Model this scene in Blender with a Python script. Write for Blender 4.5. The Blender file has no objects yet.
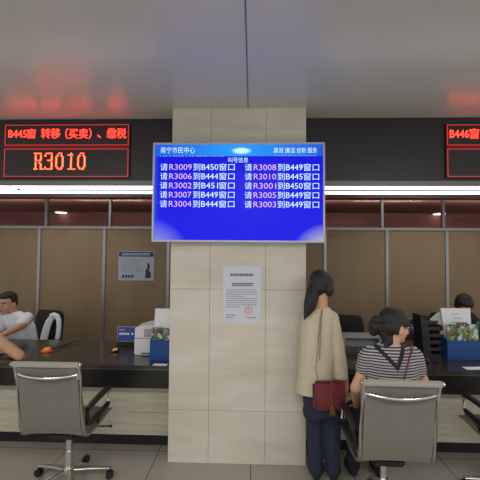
import bpy, bmesh, math, random
from mathutils import Vector, Matrix, Euler
random.seed(7)
S = bpy.context.scene
COL = S.collection
R = math.radians
V = Vector
X, Y, Z = V((1, 0, 0)), V((0, 1, 0)), V((0, 0, 1))

# ------------------------------------------------------------------ camera
F = 363.0
CAM = V((0, 0, 1.73))
CROT = (Matrix.Rotation(R(1.9), 3, 'Z') @ Matrix.Rotation(R(92.05), 3, 'X') @ Matrix.Rotation(R(0.43), 3, 'Z'))
cd = bpy.data.cameras.new('camera')
cd.sensor_width = 36
cd.lens = 36 * F / 480
cd.clip_start = 0.05
cam = bpy.data.objects.new('camera', cd)
COL.objects.link(cam)
cam.matrix_world = Matrix.Translation(CAM) @ CROT.to_4x4()
S.camera = cam


def at(px, py, y):
    """point of the wall-parallel plane at distance y seen at a place of the photograph"""
    d = CROT @ V(((px - 240) / F, (240 - py) / F, -1))
    return CAM + d * (y / d.y)


S.view_settings.view_transform = 'Standard'
S.view_settings.look = 'None'
S.view_settings.gamma = 1
S.view_settings.use_curve_mapping = False
S.view_settings.exposure = 0.2

# ------------------------------------------------------------------ materials


def srgb(r, g, b):
    f = lambda c: (c / 12.92 if c <= .04045 else ((c + .055) / 1.055) ** 2.4)
    return (f(r / 255), f(g / 255), f(b / 255), 1)


def new_mat(name):
    m = bpy.data.materials.new(name)
    m.use_nodes = True
    nt = m.node_tree
    return m, nt, nt.nodes['Principled BSDF'], nt.nodes, nt.links


def mat(name, rgb, rough=.5, metal=0, var=0, scale=8, bump=0, bscale=60, spec=.5, stretch=(1, 1, 1)):
    m, nt, p, N, L = new_mat(name)
    c = srgb(*rgb)
    p.inputs['Base Color'].default_value = c
    p.inputs['Roughness'].default_value = rough
    p.inputs['Metallic'].default_value = metal
    p.inputs['Specular IOR Level'].default_value = spec
    tc = N.new('ShaderNodeTexCoord')
    mp = N.new('ShaderNodeMapping')
    mp.inputs['Scale'].default_value = stretch
    L.new(tc.outputs['Object'], mp.inputs['Vector'])
    if var:
        n = N.new('ShaderNodeTexNoise')
        n.inputs['Scale'].default_value = scale
        n.inputs['Detail'].default_value = 5
        L.new(mp.outputs[0], n.inputs['Vector'])
        r = N.new('ShaderNodeValToRGB')
        r.color_ramp.elements[0].position = .3
        r.color_ramp.elements[1].position = .7
        r.color_ramp.elements[0].color = tuple(x * (1 - var) for x in c[:3]) + (1,)
        r.color_ramp.elements[1].color = tuple(min(1, x * (1 + var)) for x in c[:3]) + (1,)
        L.new(n.outputs['Fac'], r.inputs[0])
        L.new(r.outputs[0], p.inputs['Base Color'])
    if bump:
        n2 = N.new('ShaderNodeTexNoise')
        n2.inputs['Scale'].default_value = bscale
        n2.inputs['Detail'].default_value = 4
        L.new(mp.outputs[0], n2.inputs['Vector'])
        b = N.new('ShaderNodeBump')
        b.inputs['Strength'].default_value = bump
        b.inputs['Distance'].default_value = .01
        L.new(n2.outputs['Fac'], b.inputs['Height'])
        L.new(b.outputs[0], p.inputs['Normal'])
    return m


def emit(name, rgb, strength):
    m, nt, p, N, L = new_mat(name)
    p.inputs['Base Color'].default_value = (.02, .02, .02, 1)
    p.inputs['Emission Color'].default_value = srgb(*rgb)
    p.inputs['Emission Strength'].default_value = strength
    return m


def mth(N, L, op, a, b=None, c=None, clamp=False):
    n = N.new('ShaderNodeMath')
    n.operation = op
    n.use_clamp = clamp
    for i, v in enumerate((a, b, c)):
        if v is None:
            continue
        if isinstance(v, (int, float)):
            n.inputs[i].default_value = v
        else:
            L.new(v, n.inputs[i])
    return n.outputs[0]


def mixc(N, L, fac, a, b):
    n = N.new('ShaderNodeMix')
    n.data_type = 'RGBA'
    if isinstance(fac, (int, float)):
        n.inputs[0].default_value = fac
    else:
        L.new(fac, n.inputs[0])
    for k, v in ((6, a), (7, b)):
        if isinstance(v, tuple):
            n.inputs[k].default_value = v
        else:
            L.new(v, n.inputs[k])
    return n.outputs[2]


def xyz(N, L):
    tc = N.new('ShaderNodeTexCoord')
    sp = N.new('ShaderNodeSeparateXYZ')
    L.new(tc.outputs['Object'], sp.inputs[0])
    return sp.outputs, tc


M = {}
M['ceiling'] = mat('ceiling_panel', (206, 206, 202), .27, var=.03, scale=2, spec=.4)
M['fascia'] = mat('fascia_black', (40, 37, 42), .38, var=.05, scale=3)
M['fascia_trim'] = mat('fascia_trim_grey', (120, 118, 118), .4, .3)
M['panel'] = mat('partition_panel', (134, 113, 86), .5, var=.08, scale=4, stretch=(1, 1, .3))
M['mullion'] = mat('aluminium', (150, 150, 155), .35, .6)
M['red_wall'] = mat('red_brown_wall', (134, 86, 80), .75, var=.2, scale=3, stretch=(1, 1, 3))
M['granite'] = mat('black_granite', (58, 53, 48), .17, var=.5, scale=90)
M['apron'] = mat('black_apron', (26, 25, 26), .3)
M['steel'] = mat('brushed_edge', (110, 108, 104), .3, .5)
M['chrome'] = mat('chrome', (215, 215, 210), .16, 1)
M['alu'] = mat('polished_aluminium', (180, 178, 168), .28, .85)
M['sling'] = mat('grey_mesh_fabric', (116, 114, 105), .75, var=.08, scale=120, bump=.4, bscale=260)
M['rail_grey'] = mat('grey_rail', (150, 148, 140), .45, .2)
M['black'] = mat('black_plastic', (24, 24, 25), .45)
M['black_cloth'] = mat('black_upholstery', (28, 27, 28), .85, bump=.3, bscale=120)
M['brown_cloth'] = mat('dark_brown_upholstery', (46, 38, 32), .8, bump=.3, bscale=120)
M['white_cloth'] = mat('white_cotton', (226, 231, 240), .85, var=.03, bump=.5, bscale=14)
M['cream'] = mat('cream_blouse', (200, 190, 166), .9, var=.05, scale=10, bump=.8, bscale=12, stretch=(2.5, 2.5, .5))
M['denim'] = mat('navy_denim', (34, 42, 62), .85, var=.15, scale=40, bump=.3, bscale=90)
M['dark_cloth'] = mat('dark_trousers', (30, 30, 34), .85, bump=.3, bscale=60)
M['maroon'] = mat('maroon_leather', (104, 38, 48), .45, var=.08, scale=12, bump=.2, bscale=60)
M['gold'] = mat('antique_gold', (150, 112, 62), .35, .8)
M['skin'] = mat('skin', (205, 158, 128), .55, var=.06, scale=14)
M['skin_face'] = mat('skin_face', (196, 150, 124), .55, var=.06, scale=14)
M['hair'] = mat('black_hair', (24, 20, 20), .5, var=.3, scale=20, bump=.7, bscale=60, stretch=(4, 4, .5))
M['lips'] = mat('lips', (150, 84, 76), .5)
M['eye'] = mat('eye_white', (225, 222, 218), .3)
M['iris'] = mat('iris', (22, 16, 14), .2)
M['white'] = mat('white_plastic', (226, 226, 226), .4)
M['grey'] = mat('light_grey_plastic', (150, 154, 162), .45)
M['vent'] = mat('grey_vent', (140, 138, 138), .5)
M['paper'] = mat('white_paper', (232, 234, 240), .8)
M['blue'] = mat('blue_plastic', (20, 70, 140), .35)
M['sign_blue'] = mat('sign_blue', (22, 62, 150), .4)
M['white_ink'] = mat('white_ink', (235, 238, 245), .6)
M['orange'] = mat('orange_plastic', (235, 84, 30), .4)
M['amber'] = mat('amber_plastic', (255, 204, 110), .35)
M['navy_ink'] = mat('navy_ink', (40, 54, 104), .6)
M['poster_bg'] = mat('pale_blue_poster', (166, 173, 190), .5)
M['dark_ink'] = mat('dark_ink', (44, 44, 60), .7)
M['grey_ink'] = mat('grey_ink', (134, 140, 158), .7)
M['stamp_ink'] = mat('red_stamp_ink', (206, 104, 120), .7)
M['notice'] = mat('notice_paper', (206, 212, 224), .6)
M['green'] = mat('leaf_green', (54, 104, 44), .5, var=.25, scale=20)
M['pot'] = mat('glazed_pot', (44, 74, 120), .3)
M['shoe'] = mat('black_shoe', (26, 24, 24), .4)
M['tan'] = mat('tan_card', (150, 128, 90), .7)
M['grey_shirt'] = mat('grey_shirt', (120, 124, 134), .85, bump=.4, bscale=16)
M['bezel'] = mat('silver_bezel', (186, 184, 206), .35, .3)
M['display_black'] = mat('led_backing', (44, 36, 41), .4)
M['led_red'] = emit('led_red', (255, 46, 40), 1.15)
M['led_text'] = emit('led_text', (255, 62, 30), 9.0)
M['led_small'] = emit('led_small', (255, 40, 28), 7.0)
M['led_border'] = emit('led_border', (235, 44, 44), 1.0)
M['tube'] = emit('lamp_tube', (255, 255, 252), 5)
M['downlight'] = emit('downlight_lens', (255, 236, 220), 3)
M['screen_white'] = emit('screen_white', (206, 240, 255), 1.0)
M['screen_pink'] = emit('screen_lilac', (226, 176, 255), .95)
M['screen_dim'] = emit('screen_dim', (110, 180, 255), .9)
M['pc_screen'] = emit('pc_screen', (24, 26, 60), .6)


def marble():
    m, nt, p, N, L = new_mat('beige_marble')
    o, tc = xyz(N, L)
    n = N.new('ShaderNodeTexNoise')
    n.inputs['Scale'].default_value = 2.2
    n.inputs['Detail'].default_value = 7
    n.inputs['Distortion'].default_value = .6
    mp = N.new('ShaderNodeMapping')
    mp.inputs['Scale'].default_value = (.6, .6, 2.2)
    L.new(tc.outputs['Object'], mp.inputs[0])
    L.new(mp.outputs[0], n.inputs['Vector'])
    r = N.new('ShaderNodeValToRGB')
    r.color_ramp.elements[0].position = .32
    r.color_ramp.elements[1].position = .68
    r.color_ramp.elements[0].color = srgb(196, 190, 176)
    r.color_ramp.elements[1].color = srgb(214, 209, 198)
    L.new(n.outputs['Fac'], r.inputs[0])
    L.new(r.outputs[0], p.inputs['Base Color'])
    p.inputs['Roughness'].default_value = .22
    return m


M['marble'] = marble()


def counter_tile():
    m, nt, p, N, L = new_mat('beige_counter_stone')
    o, tc = xyz(N, L)
    n = N.new('ShaderNodeTexNoise')
    n.inputs['Scale'].default_value = 5
    n.inputs['Detail'].default_value = 6
    mp = N.new('ShaderNodeMapping')
    mp.inputs['Scale'].default_value = (.4, 1, 7)
    L.new(tc.outputs['Object'], mp.inputs[0])
    L.new(mp.outputs[0], n.inputs['Vector'])
    r = N.new('ShaderNodeValToRGB')
    r.color_ramp.elements[0].position = .3
    r.color_ramp.elements[1].position = .7
    r.color_ramp.elements[0].color = srgb(178, 174, 156)
    r.color_ramp.elements[1].color = srgb(200, 196, 180)
    L.new(n.outputs['Fac'], r.inputs[0])
    L.new(r.outputs[0], p.inputs['Base Color'])
    p.inputs['Roughness'].default_value = .3
    return m


M['counter_stone'] = counter_tile()


def floor_mat():
    m, nt, p, N, L = new_mat('floor_tile')
    o, tc = xyz(N, L)
    br = N.new('ShaderNodeTexBrick')
    br.offset = 0
    br.inputs['Scale'].default_value = 1
    br.inputs['Brick Width'].default_value = .8
    br.inputs['Row Height'].default_value = .8
    br.inputs['Mortar Size'].default_value = .004
    br.inputs['Color1'].default_value = srgb(164, 158, 148)
    br.inputs['Color2'].default_value = srgb(158, 152, 142)
    br.inputs['Mortar'].default_value = srgb(96, 92, 86)
    L.new(tc.outputs['Object'], br.inputs['Vector'])
    L.new(br.outputs['Color'], p.inputs['Base Color'])
    p.inputs['Roughness'].default_value = .25
    return m


M['floor'] = floor_mat()


def glass_mat():
    m, nt, p, N, L = new_mat('clear_glass')
    N.remove(p)
    t = N.new('ShaderNodeBsdfTransparent')
    t.inputs[0].default_value = (.86, .84, .84, 1)
    g = N.new('ShaderNodeBsdfGlossy')
    g.inputs['Roughness'].default_value = .06
    fr = N.new('ShaderNodeFresnel')
    fr.inputs[0].default_value = 1.45
    mx = N.new('ShaderNodeMixShader')
    L.new(fr.outputs[0], mx.inputs[0])
    L.new(t.outputs[0], mx.inputs[1])
    L.new(g.outputs[0], mx.inputs[2])
    L.new(mx.outputs[0], N['Material Output'].inputs[0])
    return m


M['glass'] = glass_mat()


def stripe_shirt(cx, zc, hl, hr):
    """navy and white stripes with a dark V on the back; cx, zc, half in the shirt's own coordinates"""
    m, nt, p, N, L = new_mat('striped_jersey')
    o, tc = xyz(N, L)
    ph = mth(N, L, 'FRACT', mth(N, L, 'MULTIPLY', o[2], 1 / .0178))
    st = mth(N, L, 'GREATER_THAN', ph, .5)
    c = mixc(N, L, st, srgb(46, 46, 58), srgb(178, 174, 176))
    dx = mth(N, L, 'SUBTRACT', o[0], cx)
    arm = mth(N, L, 'MAXIMUM', mth(N, L, 'MULTIPLY', dx, -1.08), mth(N, L, 'MULTIPLY', dx, 2.0))
    line = mth(N, L, 'SUBTRACT', mth(N, L, 'SUBTRACT', o[2], zc), arm)
    wide = mth(N, L, 'ADD', .019, mth(N, L, 'MULTIPLY', mth(N, L, 'GREATER_THAN', dx, 0), .012))
    band = mth(N, L, 'LESS_THAN', mth(N, L, 'ABSOLUTE', line), wide)
    lim = mth(N, L, 'MULTIPLY', band, mth(N, L, 'MULTIPLY', mth(N, L, 'GREATER_THAN', dx, -hl), mth(N, L, 'LESS_THAN', dx, hr)))
    back = mth(N, L, 'MULTIPLY', lim, mth(N, L, 'LESS_THAN', o[1], .0))
    c2 = mixc(N, L, back, c, srgb(34, 34, 44))
    L.new(c2, p.inputs['Base Color'])
    p.inputs['Roughness'].default_value = .9
    return m


def brochure_mat(name, zsplit, seed):
    m, nt, p, N, L = new_mat(name)
    o, tc = xyz(N, L)
    v = N.new('ShaderNodeTexVoronoi')
    v.inputs['Scale'].default_value = 34
    mp = N.new('ShaderNodeMapping')
    mp.inputs['Location'].default_value = (seed, seed * .7, seed * 1.3)
    L.new(tc.outputs['Object'], mp.inputs[0])
    nz = N.new('ShaderNodeTexNoise')
    nz.inputs['Scale'].default_value = 30
    L.new(mp.outputs[0], nz.inputs['Vector'])
    L.new(mixc(N, L, .06, mp.outputs[0], nz.outputs['Color']), v.inputs['Vector'])
    sep = N.new('ShaderNodeSeparateColor')
    L.new(v.outputs['Color'], sep.inputs[0])
    r = N.new('ShaderNodeValToRGB')
    r.color_ramp.interpolation = 'CONSTANT'
    cols = [(0, (52, 92, 54)), (.26, (150, 152, 92)), (.40, (196, 206, 214)), (.56, (56, 96, 150)), (.72, (92, 120, 74)), (.9, (150, 92, 62))]
    e = r.color_ramp.elements
    e[0].color = srgb(*cols[0][1])
    e[1].position = cols[1][0]
    e[1].color = srgb(*cols[1][1])
    for q, cc in cols[2:]:
        k = e.new(q)
        k.color = srgb(*cc)
    L.new(sep.outputs[0], r.inputs[0])
    up = mth(N, L, 'GREATER_THAN', o[2], zsplit)
    c = mixc(N, L, up, srgb(20, 78, 150), r.outputs[0])
    L.new(c, p.inputs['Base Color'])
    p.inputs['Roughness'].default_value = .35
    return m


def screen_mat(w, h):
    """emission colours of the call screen: deep blue, cyan header with a bright ellipse, pale lower corners"""
    m, nt, p, N, L = new_mat('call_screen')
    o, tc = xyz(N, L)
    x, z = o[0], o[2]                      # x from the middle, z from the lower edge
    header = mth(N, L, 'GREATER_THAN', z, h * .862)
    dx = mth(N, L, 'ABSOLUTE', x)
    glow = mth(N, L, 'SUBTRACT', 1, mth(N, L, 'DIVIDE', dx, w * .5), clamp=True)
    base = mixc(N, L, mth(N, L, 'DIVIDE', z, h, clamp=True), srgb(5, 10, 232), srgb(2, 4, 220))
    hd = mixc(N, L, glow, srgb(16, 88, 226), srgb(34, 160, 252))
    c = mixc(N, L, header, base, hd)
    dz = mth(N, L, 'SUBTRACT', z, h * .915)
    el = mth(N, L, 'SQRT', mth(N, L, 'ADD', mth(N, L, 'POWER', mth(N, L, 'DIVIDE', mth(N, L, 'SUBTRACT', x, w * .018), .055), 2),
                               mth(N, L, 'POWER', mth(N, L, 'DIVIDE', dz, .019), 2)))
    lens = mth(N, L, 'MULTIPLY', mth(N, L, 'SUBTRACT', 1.6, el, clamp=True), 1.4, clamp=True)  # pale ellipse mixed into the header colour
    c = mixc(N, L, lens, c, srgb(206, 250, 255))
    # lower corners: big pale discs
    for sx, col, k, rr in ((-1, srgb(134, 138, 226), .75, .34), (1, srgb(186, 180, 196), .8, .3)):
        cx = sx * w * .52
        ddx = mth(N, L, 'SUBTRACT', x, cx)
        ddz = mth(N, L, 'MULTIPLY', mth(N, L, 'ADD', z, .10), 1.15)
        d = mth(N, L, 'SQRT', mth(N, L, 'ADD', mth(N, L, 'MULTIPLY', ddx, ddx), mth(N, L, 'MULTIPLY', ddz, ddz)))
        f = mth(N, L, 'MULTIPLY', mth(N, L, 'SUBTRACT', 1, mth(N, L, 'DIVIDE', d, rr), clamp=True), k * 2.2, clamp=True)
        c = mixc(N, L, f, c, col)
    # the lighter strip along the left edge
    lf = mth(N, L, 'MULTIPLY', mth(N, L, 'SUBTRACT', -w * .5 + .05, x, clamp=True), 12, clamp=True)
    c = mixc(N, L, lf, c, srgb(30, 120, 220))
    p.inputs['Base Color'].default_value = (.01, .01, .02, 1)
    p.inputs['Roughness'].default_value = .3
    p.inputs['Specular IOR Level'].default_value = .15
    L.new(c, p.inputs['Emission Color'])
    p.inputs['Emission Strength'].default_value = .86
    return m


# ------------------------------------------------------------------ mesh building


def basis(o):
    m = Matrix.Identity(4)
    while o is not None:
        m = o.matrix_basis @ m
        o = o.parent
    return m


def frame(d, up=Z):
    d = d.normalized()
    if abs(d.dot(up)) > .98:
        up = X
    a = d.cross(up).normalized()
    b = a.cross(d).normalized()
    return a, b, d


class MB:
    def __init__(self):
        self.bm = bmesh.new()

    def box(self, c, s, rot=None, bevel=0, seg=2):
        t = bmesh.new()
        bmesh.ops.create_cube(t, size=1)
        for v in t.verts:
            v.co = V((v.co.x * s[0], v.co.y * s[1], v.co.z * s[2]))
        if bevel:
            bmesh.ops.bevel(t, geom=t.edges[:], offset=bevel, segments=seg, affect='EDGES')
        m = Matrix.Translation(V(c))
        if rot is not None:
            m = m @ (rot.to_matrix().to_4x4() if isinstance(rot, Euler) else rot.to_4x4())
        self._add(t, m)
        return self

    def span(self, a, b, bevel=0):
        a, b = V(a), V(b)
        return self.box((a + b) / 2, [abs(q) for q in (b - a)], None, bevel)

    def _add(self, t, m):
        t.transform(m)
        me = bpy.data.meshes.new('t')
        t.to_mesh(me)
        t.free()
        self.bm.from_mesh(me)
        bpy.data.meshes.remove(me)

    def rings(self, rings, closed=False, caps=True):
        """rings: lists of points"""
        vs = [[self.bm.verts.new(p) for p in r] for r in rings]
        n = len(vs[0])
        for i in range(len(vs) - 1):
            for j in range(n):
                k = (j + 1) % n
                self.bm.faces.new((vs[i][j], vs[i][k], vs[i + 1][k], vs[i + 1][j]))
        if closed:
            for j in range(n):
                k = (j + 1) % n
                self.bm.faces.new((vs[-1][j], vs[-1][k], vs[0][k], vs[0][j]))
        elif caps:
            self.bm.faces.new(vs[0][::-1])
            self.bm.faces.new(vs[-1])
        return self

    def tube(self, pts, r, n=10, closed=False, flat=1):
        pts = [V(p) for p in pts]
        rs = r if isinstance(r, (list, tuple)) else [r] * len(pts)
        out = []
        up = Z
        for i, p in enumerate(pts):
            if closed:
                d = pts[(i + 1) % len(pts)] - pts[i - 1]
            else:
                d = pts[min(i + 1, len(pts) - 1)] - pts[max(i - 1, 0)]
            a, b, _ = frame(d, up)
            if i and out:
                # keep the ring from twisting
                if a.dot(pa) < 0:
                    a, b = -a, -b
            pa = a
            out.append([p + a * (rs[i] * math.cos(2 * math.pi * k / n)) + b * (rs[i] * flat * math.sin(2 * math.pi * k / n)) for k in range(n)])
        return self.rings(out, closed)

    def lathe(self, prof, c=(0, 0, 0), n=24, m=None):
        out = []
        for r, z in prof:
            out.append([V((r * math.cos(2 * math.pi * k / n), r * math.sin(2 * math.pi * k / n), z)) for k in range(n)])
        mm = Matrix.Translation(V(c)) @ (m.to_4x4() if m else Matrix.Identity(4))
        return self.rings([[mm @ p for p in r] for r in out])

    def loft(self, secs, n=28):
        """secs: (centre, rx, ry[, yaw]) horizontal ellipses"""
        out = []
        for s in secs:
            c, rx, ry = V(s[0]), s[1], s[2]
            yw = s[3] if len(s) > 3 else 0
            ca, sa = math.cos(yw), math.sin(yw)
            ring = []
            for k in range(n):
                a = 2 * math.pi * k / n
                u, w = rx * math.cos(a), ry * math.sin(a)
                ring.append(c + V((u * ca - w * sa, u * sa + w * ca, 0)))
            out.append(ring)
        return self.rings(out)

    def ell(self, c, r, m=None, sub=3):
        t = bmesh.new()
        bmesh.ops.create_icosphere(t, subdivisions=sub, radius=1)
        for v in t.verts:
            v.co = V((v.co.x * r[0], v.co.y * r[1], v.co.z * r[2]))
        mm = Matrix.Translation(V(c)) @ (m.to_4x4() if m else Matrix.Identity(4))
        self._add(t, mm)
        return self

    def cap(self, p0, r0, p1, r1, n=14):
        p0, p1 = V(p0), V(p1)
        self.ell(p0, (r0,) * 3, sub=2)
        self.ell(p1, (r1,) * 3, sub=2)
        a, b, d = frame(p1 - p0)
        self.rings([[p + a * (r * math.cos(2 * math.pi * k / n)) + b * (r * math.sin(2 * math.pi * k / n)) for k in range(n)] for p, r in ((p0, r0), (p1, r1))])
        return self

    def chain(self, pts, rs):
        for i in range(len(pts) - 1):
            self.cap(pts[i], rs[i], pts[i + 1], rs[i + 1])
        return self

    def quad(self, a, b, c, d):
        vs = [self.bm.verts.new(V(p)) for p in (a, b, c, d)]
        self.bm.faces.new(vs)
        return self

    def plate(self, pts, t):
        """polygon pts (in order), given thickness vector t"""
        t = V(t)
        self.rings([[V(p) for p in pts], [V(p) + t for p in pts]])
        return self

    def build(self, name, m, parent=None, smooth=False, remesh=0, relax=6, world=True, origin=None):
        bmesh.ops.recalc_face_normals(self.bm, faces=self.bm.faces[:])
        me = bpy.data.meshes.new(name)
        self.bm.to_mesh(me)
        self.bm.free()
        if remesh:
            to = bpy.data.objects.new('t', me)
            COL.objects.link(to)
            md = to.modifiers.new('r', 'REMESH')
            md.mode = 'VOXEL'
            md.voxel_size = remesh
            sm = to.modifiers.new('s', 'SMOOTH')
            sm.factor = .5
            sm.iterations = relax
            dg = bpy.context.evaluated_depsgraph_get()
            me2 = bpy.data.meshes.new_from_object(to.evaluated_get(dg))
            bpy.data.objects.remove(to)
            bpy.data.meshes.remove(me)
            me = me2
            me.name = name
            smooth = True
        o = bpy.data.objects.new(name, me)
        COL.objects.link(o)
        me.materials.clear()
        me.materials.append(m)
        if parent is not None:
            o.parent = parent
            if world:
                me.transform(basis(parent).inverted())
        elif origin is not None:
            me.transform(Matrix.Translation(-V(origin)))
            o.location = origin
        if smooth:
            for p in me.polygons:
                p.use_smooth = True
            try:
                me.set_sharp_from_angle(angle=R(50))
            except Exception:
                pass
        return o


def tag(o, label, cat, group=None):
    o['label'] = label
    o['category'] = cat
    if group:
        o['group'] = group
    return o


def thing(name, label, cat, loc=(0, 0, 0), rotz=0, group=None):
    o = bpy.data.objects.new(name, None)
    o.empty_display_size = .1
    COL.objects.link(o)
    o.location = loc
    o.rotation_euler = (0, 0, rotz)
    return tag(o, label, cat, group)


def struct(o):
    o['kind'] = 'structure'
    return o


def copy_tree(o, parent=None):
    c = o.copy()
    COL.objects.link(c)
    if parent is not None:
        c.parent = parent
    for ch in list(o.children):
        copy_tree(ch, c)
    return c


# lettering -------------------------------------------------------


def text_mesh(body):
    cu = bpy.data.curves.new('t', 'FONT')
    cu.body = body
    cu.resolution_u = 3
    o = bpy.data.objects.new('t', cu)
    COL.objects.link(o)
    dg = bpy.context.evaluated_depsgraph_get()
    me = bpy.data.meshes.new_from_object(o.evaluated_get(dg))
    bpy.data.objects.remove(o)
    bpy.data.curves.remove(cu)
    return me


def put_text(mb, body, x0, x1, z0, z1, y, full=True):
    """lettering on a wall facing the hall: fills the box x0..x1, z0..z1 at distance y"""
    me = text_mesh(body)
    xs = [v.co.x for v in me.vertices]
    ys = [v.co.y for v in me.vertices]
    a, b, c, d = min(xs), max(xs), min(ys), max(ys)
    for v in me.vertices:
        v.co = V((x0 + (v.co.x - a) / (b - a) * (x1 - x0), y, z0 + (v.co.y - c) / (d - c) * (z1 - z0)))
    mb.bm.from_mesh(me)
    bpy.data.meshes.remove(me)


GL = {'R': (0xFC, 0x66, 0x66, 0x66, 0x7C, 0x6C, 0x66, 0x66, 0x66, 0xE7), '3': (0x7C, 0xC6, 0x06, 0x06, 0x3C, 0x06, 0x06, 0x06, 0xC6, 0x7C),
      '0': (0x38, 0x6C, 0xC6, 0xC6, 0xC6, 0xC6, 0xC6, 0xC6, 0x6C, 0x38), '1': (0x18, 0x78, 0x18, 0x18, 0x18, 0x18, 0x18, 0x18, 0x18, 0x7E),
      'B': (0xFC, 0x66, 0x66, 0x66, 0x7C, 0x66, 0x66, 0x66, 0x66, 0xFC), '4': (0x0C, 0x1C, 0x3C, 0x6C, 0x6C, 0xCC, 0xFE, 0x0C, 0x0C, 0x1E),
      '5': (0xFE, 0xC0, 0xC0, 0xFC, 0xC6, 0x06, 0x06, 0x06, 0xC6, 0x7C), '6': (0x3C, 0x62, 0xC0, 0xC0, 0xFC, 0xC6, 0xC6, 0xC6, 0xC6, 0x7C)}


def put_led(mb, body, x0, x1, z0, z1, y, thin=.8):
    """dot-matrix serif capitals and figures"""
    pitch = (x1 - x0) / (len(body) - .1)
    cw, ch = pitch / 8.4, (z1 - z0) / 10
    for i, g in enumerate(body):
        for r, bits in enumerate(GL[g]):
            k = 0
            while k < 8:
                if bits >> (7 - k) & 1:
                    e = k
                    while e < 8 and bits >> (7 - e) & 1:
                        e += 1
                    xa, xb = x0 + i * pitch + k * cw, x0 + i * pitch + e * cw
                    if e - k == 2:
                        xb -= cw * .9
                    zb = z1 - r * ch
                    hh = ch if e - k <= 2 else ch * .45
                    mb.quad((xa, y, zb - hh), (xb, y, zb - hh), (xb, y, zb), (xa, y, zb))
                    k = e
                else:
                    k += 1


# ------------------------------------------------------------------ the room
YC, YF, YK, YB, YW = 3.04, 3.28, 3.10, 3.95, 5.20
ZC = at(240, 108, YC).z
zf0 = at(240, 181, YF).z
zs0, zs1 = at(240, 193.5, YF).z, at(240, 186.3, YF).z
zt = at(240, 227.8, YW).z
XL, XR = -6.2, 6.2

struct(MB().box((0, 2.6, -.05), (12.4, 11.4, .1)).build('floor', M['floor']))
struct(MB().span((XL, -1.6, ZC), (XR, YF + .1, ZC + .12)).build('ceiling', M['ceiling']))
# seams between the ceiling panels
b = MB()
for x in (-3.05, -.04, 2.97):
    b.span((x - .004, -1.6, ZC - .0015), (x + .004, YF, ZC))
struct(b.build('trim_1', M['fascia_trim']))
struct(MB().span((XL, YF, zf0), (XR, YF + .1, ZC)).build('wall_front', M['fascia']))
# grey metal edge under the black fascia
struct(MB().span((XL, YF - .012, zs1), (XR, YF + .1, zf0)).build('trim_2', M['fascia_trim']))
# rear ceiling over the staff area and the corridor behind it
struct(MB().span((XL, YF + .1, 2.72), (XR, YW, 2.8)).build('ceiling', M['ceiling']))
ZCC = 2.53
struct(MB().span((XL, YW + .05, ZCC), (XR, 7.6, ZCC + .1)).build('ceiling', M['red_wall']))
struct(MB().span((XL, 7.2, 0), (XR, 7.3, ZCC)).build('wall_corridor', M['red_wall']))
# partition
struct(MB().span((XL, YW, 0), (XR, YW + .06, zt - .02)).build('wall_back', M['panel']))
struct(MB().span((XL, YW - .02, zt - .025), (XR, YW + .08, zt + .008)).build('trim_3', M['mullion']))
ztop = at(240, 198.5, YW + .16).z
struct(MB().span((XL, YW + .02, ztop), (XR, YW + .2, 2.80)).build('wall_top', M['fascia_trim']))
low = [38.5, 103.8, 168, 231, 295, 325, 387, 447]
xs = [at(p, 285, YW).x for p in low]
xs = [xs[0] - .93 * k for k in (4, 3, 2, 1)] + xs[:5] + xs[5:] + [xs[-1] + .87 * k for k in (1, 2, 3)]
for i, x in enumerate(xs):
    if i == 8:
        continue
    struct(MB().span((x - .02, YW - .018, 0), (x + .02, YW + .02, zt - .02)).build('trim_%d' % (4 + i), M['mullion']))
# clerestory windows
ux = [at(p, 212, YW + .16).x for p in (46, 109.5, 172, 235, 312, 380.5, 441.5)]
ux = [ux[0] - .93 * k for k in (4, 3, 2, 1)] + ux + [ux[-1] + .88 * k for k in (1, 2, 3)]
for i, (a, c) in enumerate(zip(ux[:-1], ux[1:])):
    w = struct(MB().span((a, YW + .13, zt), (a + .035, YW + .19, ztop)).span((a, YW + .13, zt), (c, YW + .19, zt + .02)).build('window_%d' % (i + 1), M['mullion']))
    MB().span((a + .035, YW + .155, zt + .02), (c, YW + .163, ztop)).build('pane', M['glass'], w)

# pillar clad in marble slabs
cx0, cx1 = at(169.5, 330, YC).x, at(306, 330, YC).x
g1, g2 = at(209.7, 300, YC).x, at(265.5, 300, YC).x
zh1, zh2 = at(240, 289.5, YC).z, at(240, 411, YC).z
core = MB().span((cx0 + .012, YC + .012, 0), (cx1 - .012, YB + .25, ZC)).build('pillar', mat('joint_grey', (120, 112, 98), .7))
struct(core)
zz = [0.0, zh2, zh1, zh1 + (zh1 - zh2), ZC]
zz = [0, zh2 - (zh1 - zh2), zh2, zh1, zh1 + (zh1 - zh2), ZC] if zh2 - (zh1 - zh2) > .1 else zz
b = MB()
for a, c in ((cx0, g1), (g1, g2), (g2, cx1)):
    for d, e in zip(zz[:-1], zz[1:]):
        b.span((a + .0012, YC, d + .0012), (c - .0012, YC + .02, e - .0012))
for d, e in zip(zz[:-1], zz[1:]):
    for x in (cx0, cx1):
        b.span((x - (0 if x == cx0 else .018), YC + .021, d + .0012), (x + (.018 if x == cx0 else 0), YC + .64, e - .0012))
        b.span((x - (0 if x == cx0 else .018), YC + .642, d + .0012), (x + (.018 if x == cx0 else 0), YB + .25, e - .0012))
cl = b.build('cladding', M['marble'], core)

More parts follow.
